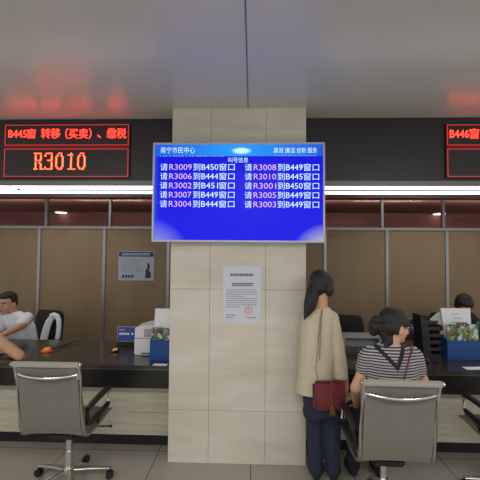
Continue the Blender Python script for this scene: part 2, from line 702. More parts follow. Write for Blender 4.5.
# ------------------------------------------------------------------ light strips under the fascia
for sx, a, c, lab in ((-1, XL + .1, cx0 - .003, 'long bright light strip under the black fascia left of the marble pillar'),
                      (1, cx1 + .003, XR - .1, 'long bright light strip under the black fascia right of the marble pillar')):
    t = thing('light_strip', lab, 'light', ((a + c) / 2, YF + .03, zs0), 0, 'light strips under the fascia')
    h = zs1 - zs0
    MB().span((a, YF + .03, zs0), (c, YF + .085, zs1 - .001)).build('housing', M['fascia_trim'], t)
    MB().span((a, YF - .004, zs0 + h * .55), (c, YF + .0295, zs1 - .002), .003).build('diffuser', M['tube'], t)
    MB().span((a, YF + .002, zs0 + h * .02), (c, YF + .0295, zs0 + h * .30), .003).build('diffuser', M['tube'], t)
    MB().span((a, YF - .006, zs0 + h * .31), (c, YF + .0295, zs0 + h * .54)).build('divider', M['fascia_trim'], t)
    if sx < 0:
        MB().tube([at(9, 186.5, YF - .012), at(15, 187.5, YF - .014), at(22, 190.2, YF - .012), at(24, 190.4, YF - .01)], .0045, 8).build('cable', M['black'], t)

# small downlights in the corridor behind the clerestory
for px, py, lab in ((77, 215, 'small corridor downlight behind the glass at the left, above the seated man\'s side'),
                    (425, 216, 'small corridor downlight behind the glass right of the pillar')):
    d = CROT @ V(((px - 240) / F, (240 - py) / F, -1))
    p = CAM + d * ((ZCC - CAM.z) / d.z)
    p.y = min(p.y, 7.1)
    t = thing('downlight', lab, 'light', (p.x, p.y, ZCC - .03), 0, 'corridor downlights')
    MB().lathe([(.11, ZCC - .02), (.12, ZCC - .02), (.12, ZCC - .001), (.11, ZCC - .001)], (p.x, p.y, 0)).build('rim', M['white'], t, True)
    MB().lathe([(.105, ZCC - .03), (.105, ZCC - .001)], (p.x, p.y, 0)).build('lens', M['downlight'], t)

# ------------------------------------------------------------------ LED window signs


def led_sign(label, px0, px1, rows, ref):
    ys = YF - .022
    x0, x1 = at(px0, 150, ys).x, at(px1, 150, ys).x
    top, bot = at(ref, 124.7, ys).z, at(ref, 176.6, ys).z
    m1, m2 = at(ref, 145.2, ys).z, at(ref, 148.8, ys).z
    t = thing('led_sign', label, 'sign', ((x0 + x1) / 2, YF, bot), 0, 'red window signs on the fascia')
    MB().span((x0 - .012, ys + .002, bot - .012), (x1 + .012, YF - .0005, top + .012), .003).build('backing', M['display_black'], t)
    for (za, zb), words in zip(((m1, top), (bot, m2)), rows):
        w = .0042
        r = MB()
        r.span((x0, ys - .001, za), (x1, ys + .002, za + w)).span((x0, ys - .001, zb - w), (x1, ys + .002, zb))
        r.span((x0, ys - .001, za + w), (x0 + w, ys + .002, zb - w)).span((x1 - w, ys - .001, za + w), (x1, ys + .002, zb - w))
        bo = r.build('border', M['led_border'], t)
        for kind, s, a, c, p0, p1 in words:
            q = MB()
            xa, xb = at(a, 150, ys).x, at(c, 150, ys).x
            z1, z0 = at(ref, p0, ys).z, at(ref, p1, ys).z
            if kind == 'led':
                put_led(q, s, xa, xb, z0, z1, ys - .0005)
            else:
                put_text(q, s, xa, xb, z0, z1, ys - .0005)
            q.build('lettering', M['led_text'] if kind == 'led' else M['led_small'], bo)
    # the red bar between the two rows
    MB().span((x0, ys, m2 + .003), (x1, ys + .002, m1 - .003)).build('divider', mat('led_divider', (120, 10, 18), .4), t)
    return t


led_sign('red dot-matrix window sign B445 with ticket number R3010, left of the pillar', 4.5, 128.3,
         ([('font', 'B445', 8, 26.2, 130, 137.4), ('font', '窗', 26.8, 35.2, 128.8, 138.2), ('font', '转移', 40.6, 60, 128.4, 138.4), ('font', '（买卖）', 65, 91, 128.4, 138.8), ('font', '、', 97, 100.6, 135, 138), ('font', '缴税', 106.6, 125.8, 128.4, 138.4)],
          [('led', 'R3010', 34, 87.5, 153, 170.5)]), 66)
led_sign('red dot-matrix window sign B446 with an empty lower row, right of the pillar', 447.5, 575,
         ([('font', 'B446', 450, 469.3, 130, 137.8), ('font', '窗', 470, 479.2, 128.6, 138.8)], []), 450)

# ------------------------------------------------------------------ call screen on the pillar
ym = 2.93
sx0, sx1 = at(152.2, 190, ym).x, at(325.2, 190, ym).x
sz1, sz0 = at(238, 142.3, ym).z, at(238, 242.3, ym).z
W, H = sx1 - sx0, sz1 - sz0
scr = thing('call_screen', 'large blue queue call display mounted on the marble pillar', 'screen', ((sx0 + sx1) / 2, ym, sz0))
MB().span((sx0, ym + .006, sz0), (sx1, ym + .07, sz1), .004).build('casing', M['black'], scr)
bw = .016
b = MB()
b.span((sx0, ym, sz0), (sx1, ym + .02, sz0 + bw), .003).span((sx0, ym, sz1 - bw), (sx1, ym + .02, sz1), .003)
b.span((sx0, ym, sz0 + bw), (sx0 + bw, ym + .02, sz1 - bw), .003).span((sx1 - bw, ym, sz0 + bw), (sx1, ym + .02, sz1 - bw), .003)
b.build('bezel', M['bezel'], scr)
MB().span(((sx0 + sx1) / 2 - .2, ym + .07, sz0 + .2), ((sx0 + sx1) / 2 + .2, YC - .0005, sz0 + .6)).build('bracket', M['black'], scr)
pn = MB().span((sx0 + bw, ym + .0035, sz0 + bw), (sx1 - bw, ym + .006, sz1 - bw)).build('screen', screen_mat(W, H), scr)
yt = ym + .002


def on_screen(items, m, q=None):
    for s, a, c, p0, p1 in items:
        q = MB()
        zc = at(238, (p0 + p1) / 2, yt).z
        hh = abs(at(238, p0, yt).z - at(238, p1, yt).z) / 2
        put_text(q, s, at(a, 190, yt).x, at(c, 190, yt).x, zc - hh, zc + hh, yt)
        q.build('lettering', m, pn)


on_screen([('南宁市民中心', 160, 194.5, 146.8, 153.2)], M['screen_white'])
on_screen([('高效', 273.5, 283.5, 147.6, 153.2), ('廉洁', 285, 295, 147.6, 153.2), ('创新', 296.5, 306, 147.6, 153.2), ('服务', 307.5, 317, 147.6, 153.2)], M['screen_white'])
on_screen([('叫号信息', 228, 248, 157.2, 162.6)], M['screen_white'])
b = MB()
random.seed(3)
x = 160.0
while x < 222:
    w = random.choice((.8, 1.0, 1.3))
    a, c = at(x, 155.6, yt), at(x + w, 156.6, yt)
    b.quad((a.x, yt, c.z), (c.x, yt, c.z), (c.x, yt, a.z), (a.x, yt, a.z))
    x += w + random.choice((1.1, 1.4, 2.6))
b.build('rule_marks', M['screen_dim'], pn)
b = MB()
x = 274.0
while x < 316:
    a, c = at(x, 155.2, yt), at(x + .9, 156, yt)
    b.quad((a.x, yt, c.z), (c.x, yt, c.z), (c.x, yt, a.z), (a.x, yt, a.z))
    x += random.choice((1.6, 1.9))
b.build('rule_marks', M['screen_dim'], pn)
calls = [('R3009', 'B450'), ('R3006', 'B444'), ('R3002', 'B451'), ('R3007', 'B449'), ('R3004', 'B444')], [('R3008', 'B449'), ('R3010', 'B445'), ('R3001', 'B450'), ('R3005', 'B449'), ('R3003', 'B449')]
for side, dx in ((0, 0), (1, 84.6)):
    for r, (tk, wn) in enumerate(calls[side]):
        yc = 167.0 + 9.25 * r + (.3 if side else 0)
        t, u = yc - 3.6, yc + 3.6
        d = yc - 2.9, yc + 2.9
        on_screen([('请', 160 + dx, 167.2 + dx, t, u), ('到', 193 + dx, 200 + dx, t, u), (wn, 201.3 + dx, 218 + dx, *d), ('窗口', 219 + dx, 234.5 + dx, t, u)], M['screen_white'])
        on_screen([(tk, 169 + dx, 191.5 + dx, *d)], M['screen_pink'])

# ------------------------------------------------------------------ notice on the pillar
yn = YC - .0035
def rect(mb, px0, py0, px1, py1, y, back=.0008):
    a, c = at(px0, (py0 + py1) / 2, y), at(px1, (py0 + py1) / 2, y)
    z1, z0 = at((px0 + px1) / 2, py0, y).z, at((px0 + px1) / 2, py1, y).z
    mb.span((a.x, y, z0), (c.x, y + back, z1))
    return mb


o0 = at(242, 323, yn)
nt_ = thing('notice', 'white printed notice with a red round stamp taped on the marble pillar', 'notice', (o0.x, yn, o0.z))
rect(MB(), 222.8, 265.8, 261.2, 323.2, yn, .002).build('sheet', M['notice'], nt_)
b = MB()
random.seed(5)
x = 230.5
while x < 252.5:
    rect(b, x, 273.6, x + 1.7, 276.2, yn - .0008, .0007)
    x += 2.3
b.build('heading', mat('heading_ink', (96, 82, 110), .7), nt_)
b = MB()
for y0, a, c in ((283.0, 232, 253), (284.8, 232, 251)):
    x = a
    while x < c:
        rect(b, x, y0, x + 1.3, y0 + 1.2, yn - .0008, .0007)
        x += 1.7
b.build('lettering', M['dark_ink'], nt_)
b = MB()
for k, (a, c) in enumerate([(226, 256), (227, 257), (226, 257), (226, 243), (227, 257), (226, 257), (226, 257), (226, 257), (226, 240)]):
    y0 = 289.4 + k * 2.15
    x = a
    while x < c:
        w = random.uniform(.9, 2.2)
        rect(b, x, y0, min(x + w, c), y0 + .8, yn - .0008, .0007)
        x += w + .5
b.build('fine_print', M['grey_ink'], nt_)
for nm, y0, a, c in (('signature_line', 314.6, 226, 236), ('signature_line', 317, 226, 233), ('date_line', 317.2, 247, 256)):
    b = MB()
    rect(b, a, y0, c, y0 + .9, yn - .0008, .0007)
    b.build(nm, M['grey_ink'], nt_)
sc_ = at(248.5, 310.4, yn - .001)
b = MB()
n = 32
for k in range(n):
    a, c = 2 * math.pi * k / n, 2 * math.pi * (k + 1) / n
    P = lambda r, t: (sc_.x + r * math.cos(t), yn - .001, sc_.z + r * math.sin(t))
    b.quad(P(.027, a), P(.032, a), P(.032, c), P(.027, c))
    if k % 2 == 0 and 2 < k < 30:
        b.quad(P(.019, a), P(.023, a), P(.023, c), P(.019, c))
for k in range(5):
    a = math.pi / 2 + k * 2 * math.pi / 5
    b.quad(P(0, 0), P(.005, a - .63), P(.011, a), P(.005, a + .63))
b.build('stamp', M['stamp_ink'], nt_)

# ------------------------------------------------------------------ poster on the partition
yp = YW - .006
o0 = at(136, 280, yp)
po = thing('poster', 'pale blue poster with a dark blue heading on the brown partition left of the pillar', 'poster', (o0.x, yp, o0.z))
rect(MB(), 118.3, 251, 154, 280.5, yp, .004).build('sheet', M['poster_bg'], po)
rect(MB(), 119, 251.8, 153.4, 256.6, yp - .002, .0015).build('heading_band', M['navy_ink'], po)
b = MB()
x = 122
while x < 150:
    rect(b, x, 253, x + 1.5, 255.4, yp - .0035, .001)
    x += 2.2
b.build('heading', M['poster_bg'], po)
b = MB()
for k in range(7):
    x = 121.5
    while x < 141:
        w = random.uniform(1, 3)
        rect(b, x, 260 + k * 1.9, min(x + w, 141), 260.6 + k * 1.9, yp - .001, .0008)
        x += w + .7
b.build('fine_print', M['grey_ink'], po)
b = MB()
for x in (122, 125, 128, 131):
    rect(b, x, 275, x + 2.3, 277.6, yp - .001, .0008)
b.build('lettering', M['navy_ink'], po)
b = MB()
pts = [(145, 278), (150.5, 278), (150.8, 272), (148.6, 270.5), (149.8, 268), (149.6, 264), (148.6, 262.6), (147.2, 264), (147.4, 268), (145.4, 270.5), (145.6, 274)]
b.plate([at(a, c, yp - .001) for a, c in pts], (0, .0008, 0))
b.build('picture', M['dark_ink'], po)

# ------------------------------------------------------------------ service counters
ZT = at(100, 365.0, YK).z
ZA = at(120, 387.5, YK + .03).z


def counter(label, a, c):
    t = thing('service_counter', label, 'counter', ((a + c) / 2, (YK + YB) / 2, 0), 0, 'service counters beside the pillar')
    MB().span((a, YK, ZT - .03), (c, YB, ZT), .004).build('worktop', M['granite'], t)
    MB().span((a, YK + .006, ZT - .037), (c, YK + .03, ZT - .0305)).build('edge_strip', M['steel'], t)
    MB().span((a, YK + .022, ZA), (c, YK + .06, ZT - .0375)).build('apron', M['apron'], t)
    b = MB()
    zs = [0.10, .30, ZA - .045]
    for d, e in zip(zs[:-1], zs[1:]):
        b.span((a, YK + .17, d + .001), (c, YK + .2, e - .001))
    b.span((a, YK + .14, ZA - .045), (c, YK + .2, ZT - .0305))
    b.build('front_panel', M['counter_stone'], t)
    MB().span((a, YK + .2, 0), (c, YK + .23, .1)).build('plinth', M['black'], t)
    MB().span((a, YB - .05, 0), (c, YB - .02, ZT - .0305)).build('rear_panel', M['apron'], t)
    return t


counter('black granite service counter with stone front left of the pillar', XL + .2, cx0 - .003)
counter('black granite service counter with stone front right of the pillar', cx1 + .003, XR - .2)

# ------------------------------------------------------------------ visitor chairs


def arc(p, q, m, n=9):
    """quadratic curve p..q bulging to m"""
    p, q, m = V(p), V(q), V(m)
    return [p * (1 - s) ** 2 + m * 2 * s * (1 - s) + q * s * s for s in [i / (n - 1) for i in range(n)]]


def visitor_chair(label):
    t = thing('mesh_chair', label, 'chair', (0, 0, 0), 0, 'mesh visitor chairs at the counter')
    hw = .216
    prof = [(.27, .455), (.22, .462), (0, .445), (-.15, .452), (-.2, .475), (-.225, .53), (-.255, .70), (-.285, .88), (-.315, .982)]
    # seat and backrest slings

    def sling(pp, name):
        b = MB()
        rr = []
        for (y, z), k in zip(pp, range(len(pp))):
            pr, nx = pp[max(k - 1, 0)], pp[min(k + 1, len(pp) - 1)]
            d = V((0, nx[0] - pr[0], nx[1] - pr[1])).normalized()
            nrm = V((0, -d.z, d.y)) * .006
            ring = []
            for s in range(9):
                u = -1 + s / 4
                sag = V((0, -nrm.y, -nrm.z)) * (1 - u * u) * 2.0
                ring.append(V((u * (hw - .012), y, z)) + nrm + sag)
            for s in range(8, -1, -1):
                u = -1 + s / 4
                sag = V((0, -nrm.y, -nrm.z)) * (1 - u * u) * 2.0
                ring.append(V((u * (hw - .012), y, z)) - nrm + sag)
            rr.append(ring)
        b.rings(rr)
        return b.build(name, M['sling'], t, True, world=False)
    sling(prof[:5], 'seat')
    sling(prof[4:], 'backrest')
    for s in (-1, 1):
        b = MB()
        b.tube([(s * hw, y, z) for y, z in prof], .0115, 8, flat=1.0)
        b.build('side_rail', M['alu'], t, True, world=False)
    MB().box((0, -.318, .984), (hw * 2 + .03, .032, .036), Euler((R(-12), 0, 0)), .008).build('top_rail', M['rail_grey'], t, world=False)
    for s in (-1, 1):
        MB().tube([(s * (hw + .014), -.318, .984), (s * (hw + .021), -.318, .984)], .013, 10).build('end_cap', M['chrome'], t, True, world=False)
    # chrome spreader bar behind the back
    pts = arc((-hw, -.29, .915), (hw, -.29, .915), (0, -.385, .885), 15)
    MB().tube(pts, [.008] + [.0115] * 13 + [.008], 10).build('spreader_bar', M['chrome'], t, True, world=False)
    for s in (-1, 1):
        MB().box((s * (hw - .006), -.293, .91), (.02, .03, .05), None, .006).build('bracket', M['alu'], t, world=False)
    pts = arc((-hw, .1, .44), (hw, .1, .44), (0, .1, .42), 9)
    MB().tube(pts, .011, 8).build('seat_brace', M['alu'], t, True, world=False)
    for s in (-1, 1):
        x = s * (hw + .016)
        b = MB()
        b.tube([(x, -.2, .645), (x, -.12, .658), (x, .02, .664), (x, .15, .662), (x, .185, .645)], [.018, .024, .025, .025, .016], 10, flat=.8)
        a = b.build('armrest', M['black'], t, True, world=False)
        c = MB()
        c.tube([(x, .175, .65), (x, .183, .62), (x, .178, .565), (x, .165, .545)], .012, 8)
        c.build('arm_post', M['chrome'], a, True, world=False)
        d = MB()
        d.tube([(x, .175, .552), (x, .14, .538), (x, .0, .532), (x, -.14, .535), (x, -.19, .55), (x, -.205, .645)], [.013, .022, .024, .022, .016, .013], 8)
        d.build('arm_loop', M['black'], a, True, world=False)
        e = MB()
        e.tube([(x, .02, .53), (s * (hw - .005), .02, .455)], .01, 8)
        e.build('arm_bracket', M['black'], a, True, world=False)
    MB().box((0, .02, .405), (.2, .24, .05), None, .012).build('mechanism', M['black'], t, world=False)
    MB().tube([(.08, .06, .405), (.27, .07, .41), (.30, .07, .41)], [.006, .006, .012], 8).build('lever', M['black'], t, True, world=False)
    MB().lathe([(.03, .13), (.03, .25), (.022, .25), (.022, .39)], (0, .02, 0), 18).build('gas_lift', M['chrome'], t, True, world=False)
    MB().lathe([(.045, .085), (.05, .1), (.04, .135), (.032, .135)], (0, .02, 0), 18).build('hub', M['alu'], t, True, world=False)
    for k in range(5):
        a = R(90 + 72 * k)
        e = V((math.cos(a), math.sin(a), 0))
        c = V((0, .02, 0))
        lg = MB().tube([c + e * .03 + Z * .112, c + e * .16 + Z * .1, c + e * .29 + Z * .078], [.024, .02, .015], 8, flat=.7).build('base_leg', M['alu'], t, True, world=False)
        m = Matrix.Rotation(a, 3, 'Z') @ Matrix.Rotation(R(90), 3, 'X')
        w = MB()
        for q in (-.014, .014):
            w.lathe([(.012, q - .008), (.028, q - .008), (.028, q + .008), (.012, q + .008)], c + e * .29 + Z * .0285, 16, m)
        w.tube([c + e * .29 + Z * .03, c + e * .29 + Z * .085], .008, 8)
        w.build('caster', M['black'], lg, True, world=False)
    return t


ch1 = visitor_chair('empty grey mesh chair with chrome bar facing the left counter')
p = at(47, 380, 2.40)
ch1.location = (p.x, 2.40 + .30, 0)
p = at(400.5, 395, 2.20)
ch2 = copy_tree(ch1)
ch2['label'] = 'grey mesh chair with chrome bar in which the woman in stripes sits'
ch2.location = (p.x, 2.165 + .31, 0)
ch2.rotation_euler.z = R(-1.5)
ch3 = copy_tree(ch1)
ch3['label'] = 'mesh chair cut off by the right edge of the picture, only its black armrest showing'
p = at(472, 398, 2.75)
ch3.location = (p.x + .238 + .01, 2.70, 0)
CH2 = ch2.location.copy()

# ------------------------------------------------------------------ staff chairs behind the counters


def staff_chair(label):
    t = thing('office_chair', label, 'chair', (0, 0, 0), 0, 'black staff chairs behind the counters')
    b = MB()
    secs = []
    for z, w, d in ((.52, .17, .03), (.56, .205, .04), (.72, .22, .045), (.88, .215, .042), (.95, .19, .034), (.97, .15, .02)):
        rr = []
        for k in range(28):
            a = 2 * math.pi * k / 28
            f = lambda c: math.copysign(abs(c) ** .5, c)
            rr.append(V((w * f(math.cos(a)), .22 + (z - .5) * .12 + d * f(math.sin(a)), z)))
        secs.append(rr)
    b.rings(secs)
    b.build('backrest', M['black_cloth'], t, True, world=False)
    MB().box((0, 0, .455), (.47, .46, .075), None, .03, 4).build('seat', M['black_cloth'], t, True, world=False)
    MB().box((0, .235, .47), (.09, .03, .2), Euler((R(-8), 0, 0)), .008).build('back_bar', M['black'], t, world=False)
    MB().lathe([(.03, .13), (.03, .25), (.022, .25), (.022, .42)], n=16).build('gas_lift', M['black'], t, True, world=False)
    for k in range(5):
        a = R(90 + 72 * k)
        e = V((math.cos(a), math.sin(a), 0))
        lg = MB().tube([e * .0 + Z * .11, e * .16 + Z * .1, e * .28 + Z * .075], [.03, .02, .016], 8, flat=.7).build('base_leg', M['black'], t, True, world=False)
        MB().ell(e * .28 + Z * .0305, (.03, .03, .03), sub=2).build('caster', M['black'], lg, True, world=False)
    return t


sc1 = staff_chair('black office chair behind the left counter with a white jacket over its back')
p = at(37, 328, 4.5)
sc1.location = (p.x, 4.40, 0)
sc1.rotation_euler.z = R(-16)
sc2 = copy_tree(sc1)
sc2['label'] = 'empty black office chair behind the right counter between the two women'
p = at(342, 325, 4.5)
sc2.location = (p.x, 4.32, 0)
sc2.rotation_euler.z = R(-14)
sc4 = copy_tree(sc1)
sc4['label'] = 'black office chair of the staff member hidden behind the papers on the right'
p = at(464, 330, 4.5)
sc4.location = (p.x, 4.62, 0)
sc4.rotation_euler.z = R(6)

# white jacket hung over the right shoulder of that chair's back
mc = Matrix.Translation(sc1.location) @ Matrix.Rotation(sc1.rotation_euler.z, 4, 'Z')
jk = thing('jacket', 'white jacket hung over the back of the black office chair', 'jacket', mc @ V((.12, .25, .7)))


def strip(path, widths, th):
    """cloth band: path points in the chair's own space, widths across it (in the plane of the back)"""
    b = MB()
    rr = []
    for i, (p_, w_) in enumerate(zip(path, widths)):
        p_ = V(p_)
        d = V(path[min(i + 1, len(path) - 1)]) - V(path[max(i - 1, 0)])
        n_ = V((0, -1, .1)).normalized()
        sd = d.cross(n_).normalized()
        ring = []
        for k in range(16):
            a = 2 * math.pi * k / 16
            ring.append(mc @ (p_ + sd * (w_ * math.cos(a)) + n_ * (th * math.sin(a))))
        rr.append(ring)
    b.rings(rr)
    return b


yo = .205
strip([(.02, .150, .60), (.033, .158, .67), (.05, .168, .76), (.075, .178, .84), (.12, .188, .90), (.16, .192, .925)],
      [.056, .058, .056, .052, .04, .026], .022).build('lapel', M['white_cloth'], jk, remesh=.007, relax=4)
strip([(.09, .188, .915), (.14, .19, .93), (.19, .19, .915), (.228, .182, .87), (.243, .172, .80), (.247, .162, .72), (.242, .152, .64)],
      [.028, .032, .034, .032, .03, .03, .03], .028).build('sleeve', M['white_cloth'], jk, remesh=.007, relax=4)

# ------------------------------------------------------------------ people helpers


def rotm(fwd, tilt=0):
    """head frame: y = looking direction, tilt = nod down (radians)"""
    f = V((fwd[0], fwd[1], 0)).normalized()
    r = V((f.y, -f.x, 0))
    m = Matrix((r, f, Z)).transposed()
    return m @ Matrix.Rotation(-tilt, 3, 'X')


def head_skin(b, c, m, k=1.0):
    c = V(c)
    e = lambda p, r, s=3: b.ell(c + m @ (V(p) * k), [q * k for q in r], m, s)
    e((0, -.010, .030), (.074, .092, .083))
    e((0, .014, -.030), (.063, .072, .076))
    e((0, .046, -.080), (.036, .034, .030))
    e((0, .064, -.092), (.020, .018, .017))
    e((.04, .052, -.03), (.026, .024, .024))
    e((-.04, .052, -.03), (.026, .024, .024))
    e((0, .074, .022), (.05, .014, .012))
    b.cap(c + m @ (V((0, .086, .006)) * k), .009 * k, c + m @ (V((0, .104, -.036)) * k), .013 * k)
    for s in (-1, 1):
        e((s * .011, .094, -.040), (.010, .010, .008), 2)
        e((s * .077, -.008, -.018), (.011, .022, .034))
    e((0, .083, -.064), (.024, .010, .011))


def head_features(c, m, root, k=1.0, skin=None):
    c = V(c)
    P = lambda p: c + m @ (V(p) * k)
    for s in (-1, 1):
        ey = MB().ell(P((s * .031, .077, .0)), [q * k for q in (.016, .010, .0085)], m).build('eye', M['eye'], root, True)
        MB().ell(P((s * .031, .0855, .0)), [q * k for q in (.0075, .004, .0075)], m, 2).build('iris', M['iris'], ey, True)
        MB().tube([P((s * .014, .090, .020)), P((s * .032, .086, .026)), P((s * .052, .070, .020))], .0045 * k, 6).build('eyebrow', M['hair'], root, True)
    MB().ell(P((0, .092, -.062)), [q * k for q in (.023, .005, .006)], m, 2).build('lips', M['lips'], root, True)


def hand(b, wrist, d, n, thumb, curl=.5, k=1.0):
    """palm + four unequal fingers + thumb; d = pointing, n = the way the palm faces, thumb = +1/-1 side"""
    d = V(d).normalized()
    n = V(n)
    n = (n - d * n.dot(d)).normalized()
    s = d.cross(n) * thumb
    w = V(wrist)
    m = Matrix((s, d, n)).transposed()
    b.ell(w + d * .05 * k, (.040 * k, .054 * k, .017 * k), m)
    b.cap(w, .024 * k, w + d * .035 * k, .026 * k)
    for off, ln, sp in ((.033, .070, .10), (.011, .080, .03), (-.011, .075, -.04), (-.032, .058, -.12)):
        p = w + d * .082 * k + s * off * k
        dd = (d + s * sp).normalized()
        a = curl * .5
        pr = .0092
        for seg, f in ((0, .44), (1, .32), (2, .24)):
            dr = (dd * math.cos(a) + n * math.sin(a)).normalized()
            q = p + dr * ln * f * k
            b.cap(p, pr * k, q, (pr - .0008) * k, 10)
            p, pr = q, pr - .0008
            a += curl
    p = w + d * .022 * k + s * .026 * k
    q = p + (s * .75 + d * .65 + n * .25).normalized() * .042 * k
    r = q + (s * .25 + d * .9 + n * .35 * (1 + curl)).normalized() * .034 * k
    b.cap(p, .0135 * k, q, .0105 * k, 10)
    b.cap(q, .0105 * k, r, .0088 * k, 10)


def shoe(b, heel, d, k=1.0):
    d = V(d).normalized()
    h = V(heel)
    b.ell(h + d * .03 + Z * .045, (.036, .05, .045), Matrix((V((d.y, -d.x, 0)), d, Z)).transposed())
    b.ell(h + d * .13 + Z * .034, (.042, .095, .034), Matrix((V((d.y, -d.x, 0)), d, Z)).transposed())


# ------------------------------------------------------------------ standing woman
Yw = 2.86
KW = 1.05
w = lambda px, py, dy=0: at(px, py, Yw + dy)
hc = w(321.0, 286.0)
wm = rotm((.62, .72), .12)
bx = w(318, 400).x
sw = thing('person', 'woman standing by the pillar in a loose cream blouse, black hair in a ponytail', 'person', (bx, Yw, 0), 0, 'people at the counters')
b = MB()
head_skin(b, hc, wm)
b.cap(hc + V((-.005, -.02, -.06)), .05, w(320.5, 313), .055)
ts = [(w(319, 312), .10, .075), (w(318, 330), .115, .085), (w(317, 352), .10, .08), (w(318, 372), .11, .085), (w(321, 396), .135, .10), (w(322, 412), .12, .1)]
b.loft(ts[::-1])
hipz = w(322, 405).z
lk, rk = V((w(315, 405).x, Yw + .02, .46)), V((w(332, 405).x, Yw + .0, .46))
for kn, px in ((lk, 315), (rk, 331)):
    b.chain([V((w(px, 405).x, Yw, hipz)), kn, V((kn.x, Yw - .01, .09))], [.088, .058, .04])
# right arm hanging, hand closed on the bag handle
sh, el, wr = w(333, 320, -.01), w(340, 352, -.03), w(345.5, 384, .0)
b.chain([sh, el, wr], [.048, .04, .026])
hd = V((.08, .05, -1))
hand(b, wr, hd, (-.9, .2, 0), 1, .35, .92)
# left arm bent forward
b.chain([w(306, 321, .05), w(309, 352, .09), w(326, 358, .26)], [.045, .038, .026])
hand(b, w(326, 358, .26), (.9, .5, .1), (0, 0, -1), 1, .4, .92)
b.build('body', M['skin'], sw, remesh=.0055, relax=5)
# origin of the person must not be the part: give the root its features
head_features(hc, wm, sw)
# hair: cap, sides and a ponytail down the left of the neck
b = MB()
hh = lambda p: hc + wm @ V(p)
b.ell(hh((0, -.020, .040)), (.083, .093, .088), wm)
b.ell(hh((0, -.055, -.005)), (.075, .06, .075), wm)
for s in (-1, 1):
    b.ell(hh((s * .064, .012, .02)), (.022, .052, .055), wm)
    b.ell(hh((s * .072, .006, -.022)), (.028, .046, .056), wm)
b.ell(w(312.5, 291, -.06), (.045, .045, .05))
b.chain([w(312.5, 291, -.06), w(309.5, 302, -.085), w(307.5, 311, -.10), w(304.5, 319, -.115)], [.047, .043, .030, .008])
b.chain([w(314, 292, -.05), w(312, 306, -.08), w(308, 316, -.1)], [.045, .035, .008])
hr = b.build('hair', M['hair'], sw, remesh=.006, relax=4)
MB().lathe([(.046, -.008), (.05, 0), (.046, .008)], w(312, 293.5, -.065), 20, Matrix.Rotation(R(35), 3, 'Y')).build('hair_tie', M['black'], hr, True)
# blouse
b = MB()
bl = [(w(321, 306.5), .058, .055), (w(320, 310), .088, .07), (w(319, 314), .122, .09), (w(318, 324), .132, .105), (w(317, 345), .130, .112), (w(316.5, 368), .135, .118), (w(315.5, 384), .14, .122), (w(315, 392), .142, .124)]
b.loft([(c_, a_ * KW, d_) for c_, a_, d_ in bl[::-1]])
b.chain([w(331.5, 318, -.005), w(334, 330, -.01)], [.058, .05])
b.chain([w(307, 322, .04), w(309, 348, .08), w(318, 356, .18)], [.052, .05, .05])
bo = b.build('blouse', M['cream'], sw, remesh=.007, relax=7)
b = MB()
b.loft([(w(339.5, 378, -.02), .062, .075, .3), (w(338.5, 362, -.022), .060, .07, .3), (w(336, 342, -.022), .056, .064, .2), (w(333, 325, -.012), .056, .062, .1), (w(330.5, 315, -.004), .05, .055)])
b.build('sleeve', M['cream'], bo, remesh=.007, relax=5)
b = MB()
b.chain([w(322, 312, -.098), w(320.5, 335, -.128), w(319.5, 360, -.135)], [.004, .004, .004])
b.build('seam', mat('blouse_seam', (150, 138, 112), .9), bo, True)
# trousers
b = MB()
b.loft([(w(322, 414), .135, .108), (w(321.5, 400), .143, .112), (w(320, 388), .125, .10)])
for kn, px in ((lk, 315), (rk, 331)):
    b.chain([V((w(px, 412).x, Yw, w(322, 411).z)), kn, V((kn.x, Yw - .01, .09))], [.098, .07, .055])
b.build('trousers', M['denim'], sw, remesh=.008, relax=5)
b = MB()
for kn in (lk, rk):
    shoe(b, (kn.x, Yw - .03, 0), (.35, .9, 0))
b.build('shoes', M['shoe'], sw, remesh=.008, relax=3)

# maroon shoulder bag hanging behind her hip
yb = Yw - .15
bc = at(329, 395.5, yb)
bg = thing('shoulder_bag', 'maroon shoulder bag with a gold chain hanging at the standing woman\'s hip', 'bag', (bc.x, yb, bc.z - .1))
bw_, bh_ = .235, .215
MB().box(bc, (bw_, .055, bh_), Euler((0, R(-2), 0)), .022, 4).build('bag_body', M['maroon'], bg, True)
b = MB()
fl = [(-.104, .092), (.104, .088), (.104, -.015), (.06, -.05), (0, -.06), (-.06, -.048), (-.104, -.012)]
b.plate([bc + V((u * 1.05, -.036, v * 1.05)) for u, v in fl], (0, .008, 0))
b.build('flap', mat('maroon_flap', (112, 42, 52), .4, bump=.15, bscale=50), bg)
st = MB()
st.tube([bc + V((-.075, .0, .1)), w(315.5, 370, -.15), w(318, 345, -.138), w(320, 325, -.128), w(321.5, 315, -.106), w(322.5, 306.5, -.035), w(326, 307.5, .05)], .0065, 8, flat=.5)
st.build('strap', mat('strap_taupe', (146, 128, 106), .6), bg, True)
cn = MB()
for k in range(9):
    c = bc + V((.012 + .004 * math.sin(k), -.042, .095 - k * .017))
    a = Matrix.Rotation(R(90 * (k % 2)), 3, 'Z') @ Matrix.Rotation(R(90), 3, 'X')
    cn.tube([c + a @ V((.006 * math.cos(q * math.pi / 5), .0095 * math.sin(q * math.pi / 5), 0)) for q in range(10)], .002, 6, True)
chn = cn.build('chain', M['gold'], bg, True)
ta = MB()
for k in range(9):
    ta.tube([bc + V((.014 + .002 * (k - 4), -.044, -.055)), bc + V((.016 + .0045 * (k - 4), -.046, -.10)), bc + V((.018 + .005 * (k - 4), -.045, -.135 + .01 * (k % 3)))], .0025, 6)
ta.build('tassel', M['gold'], bg, True)

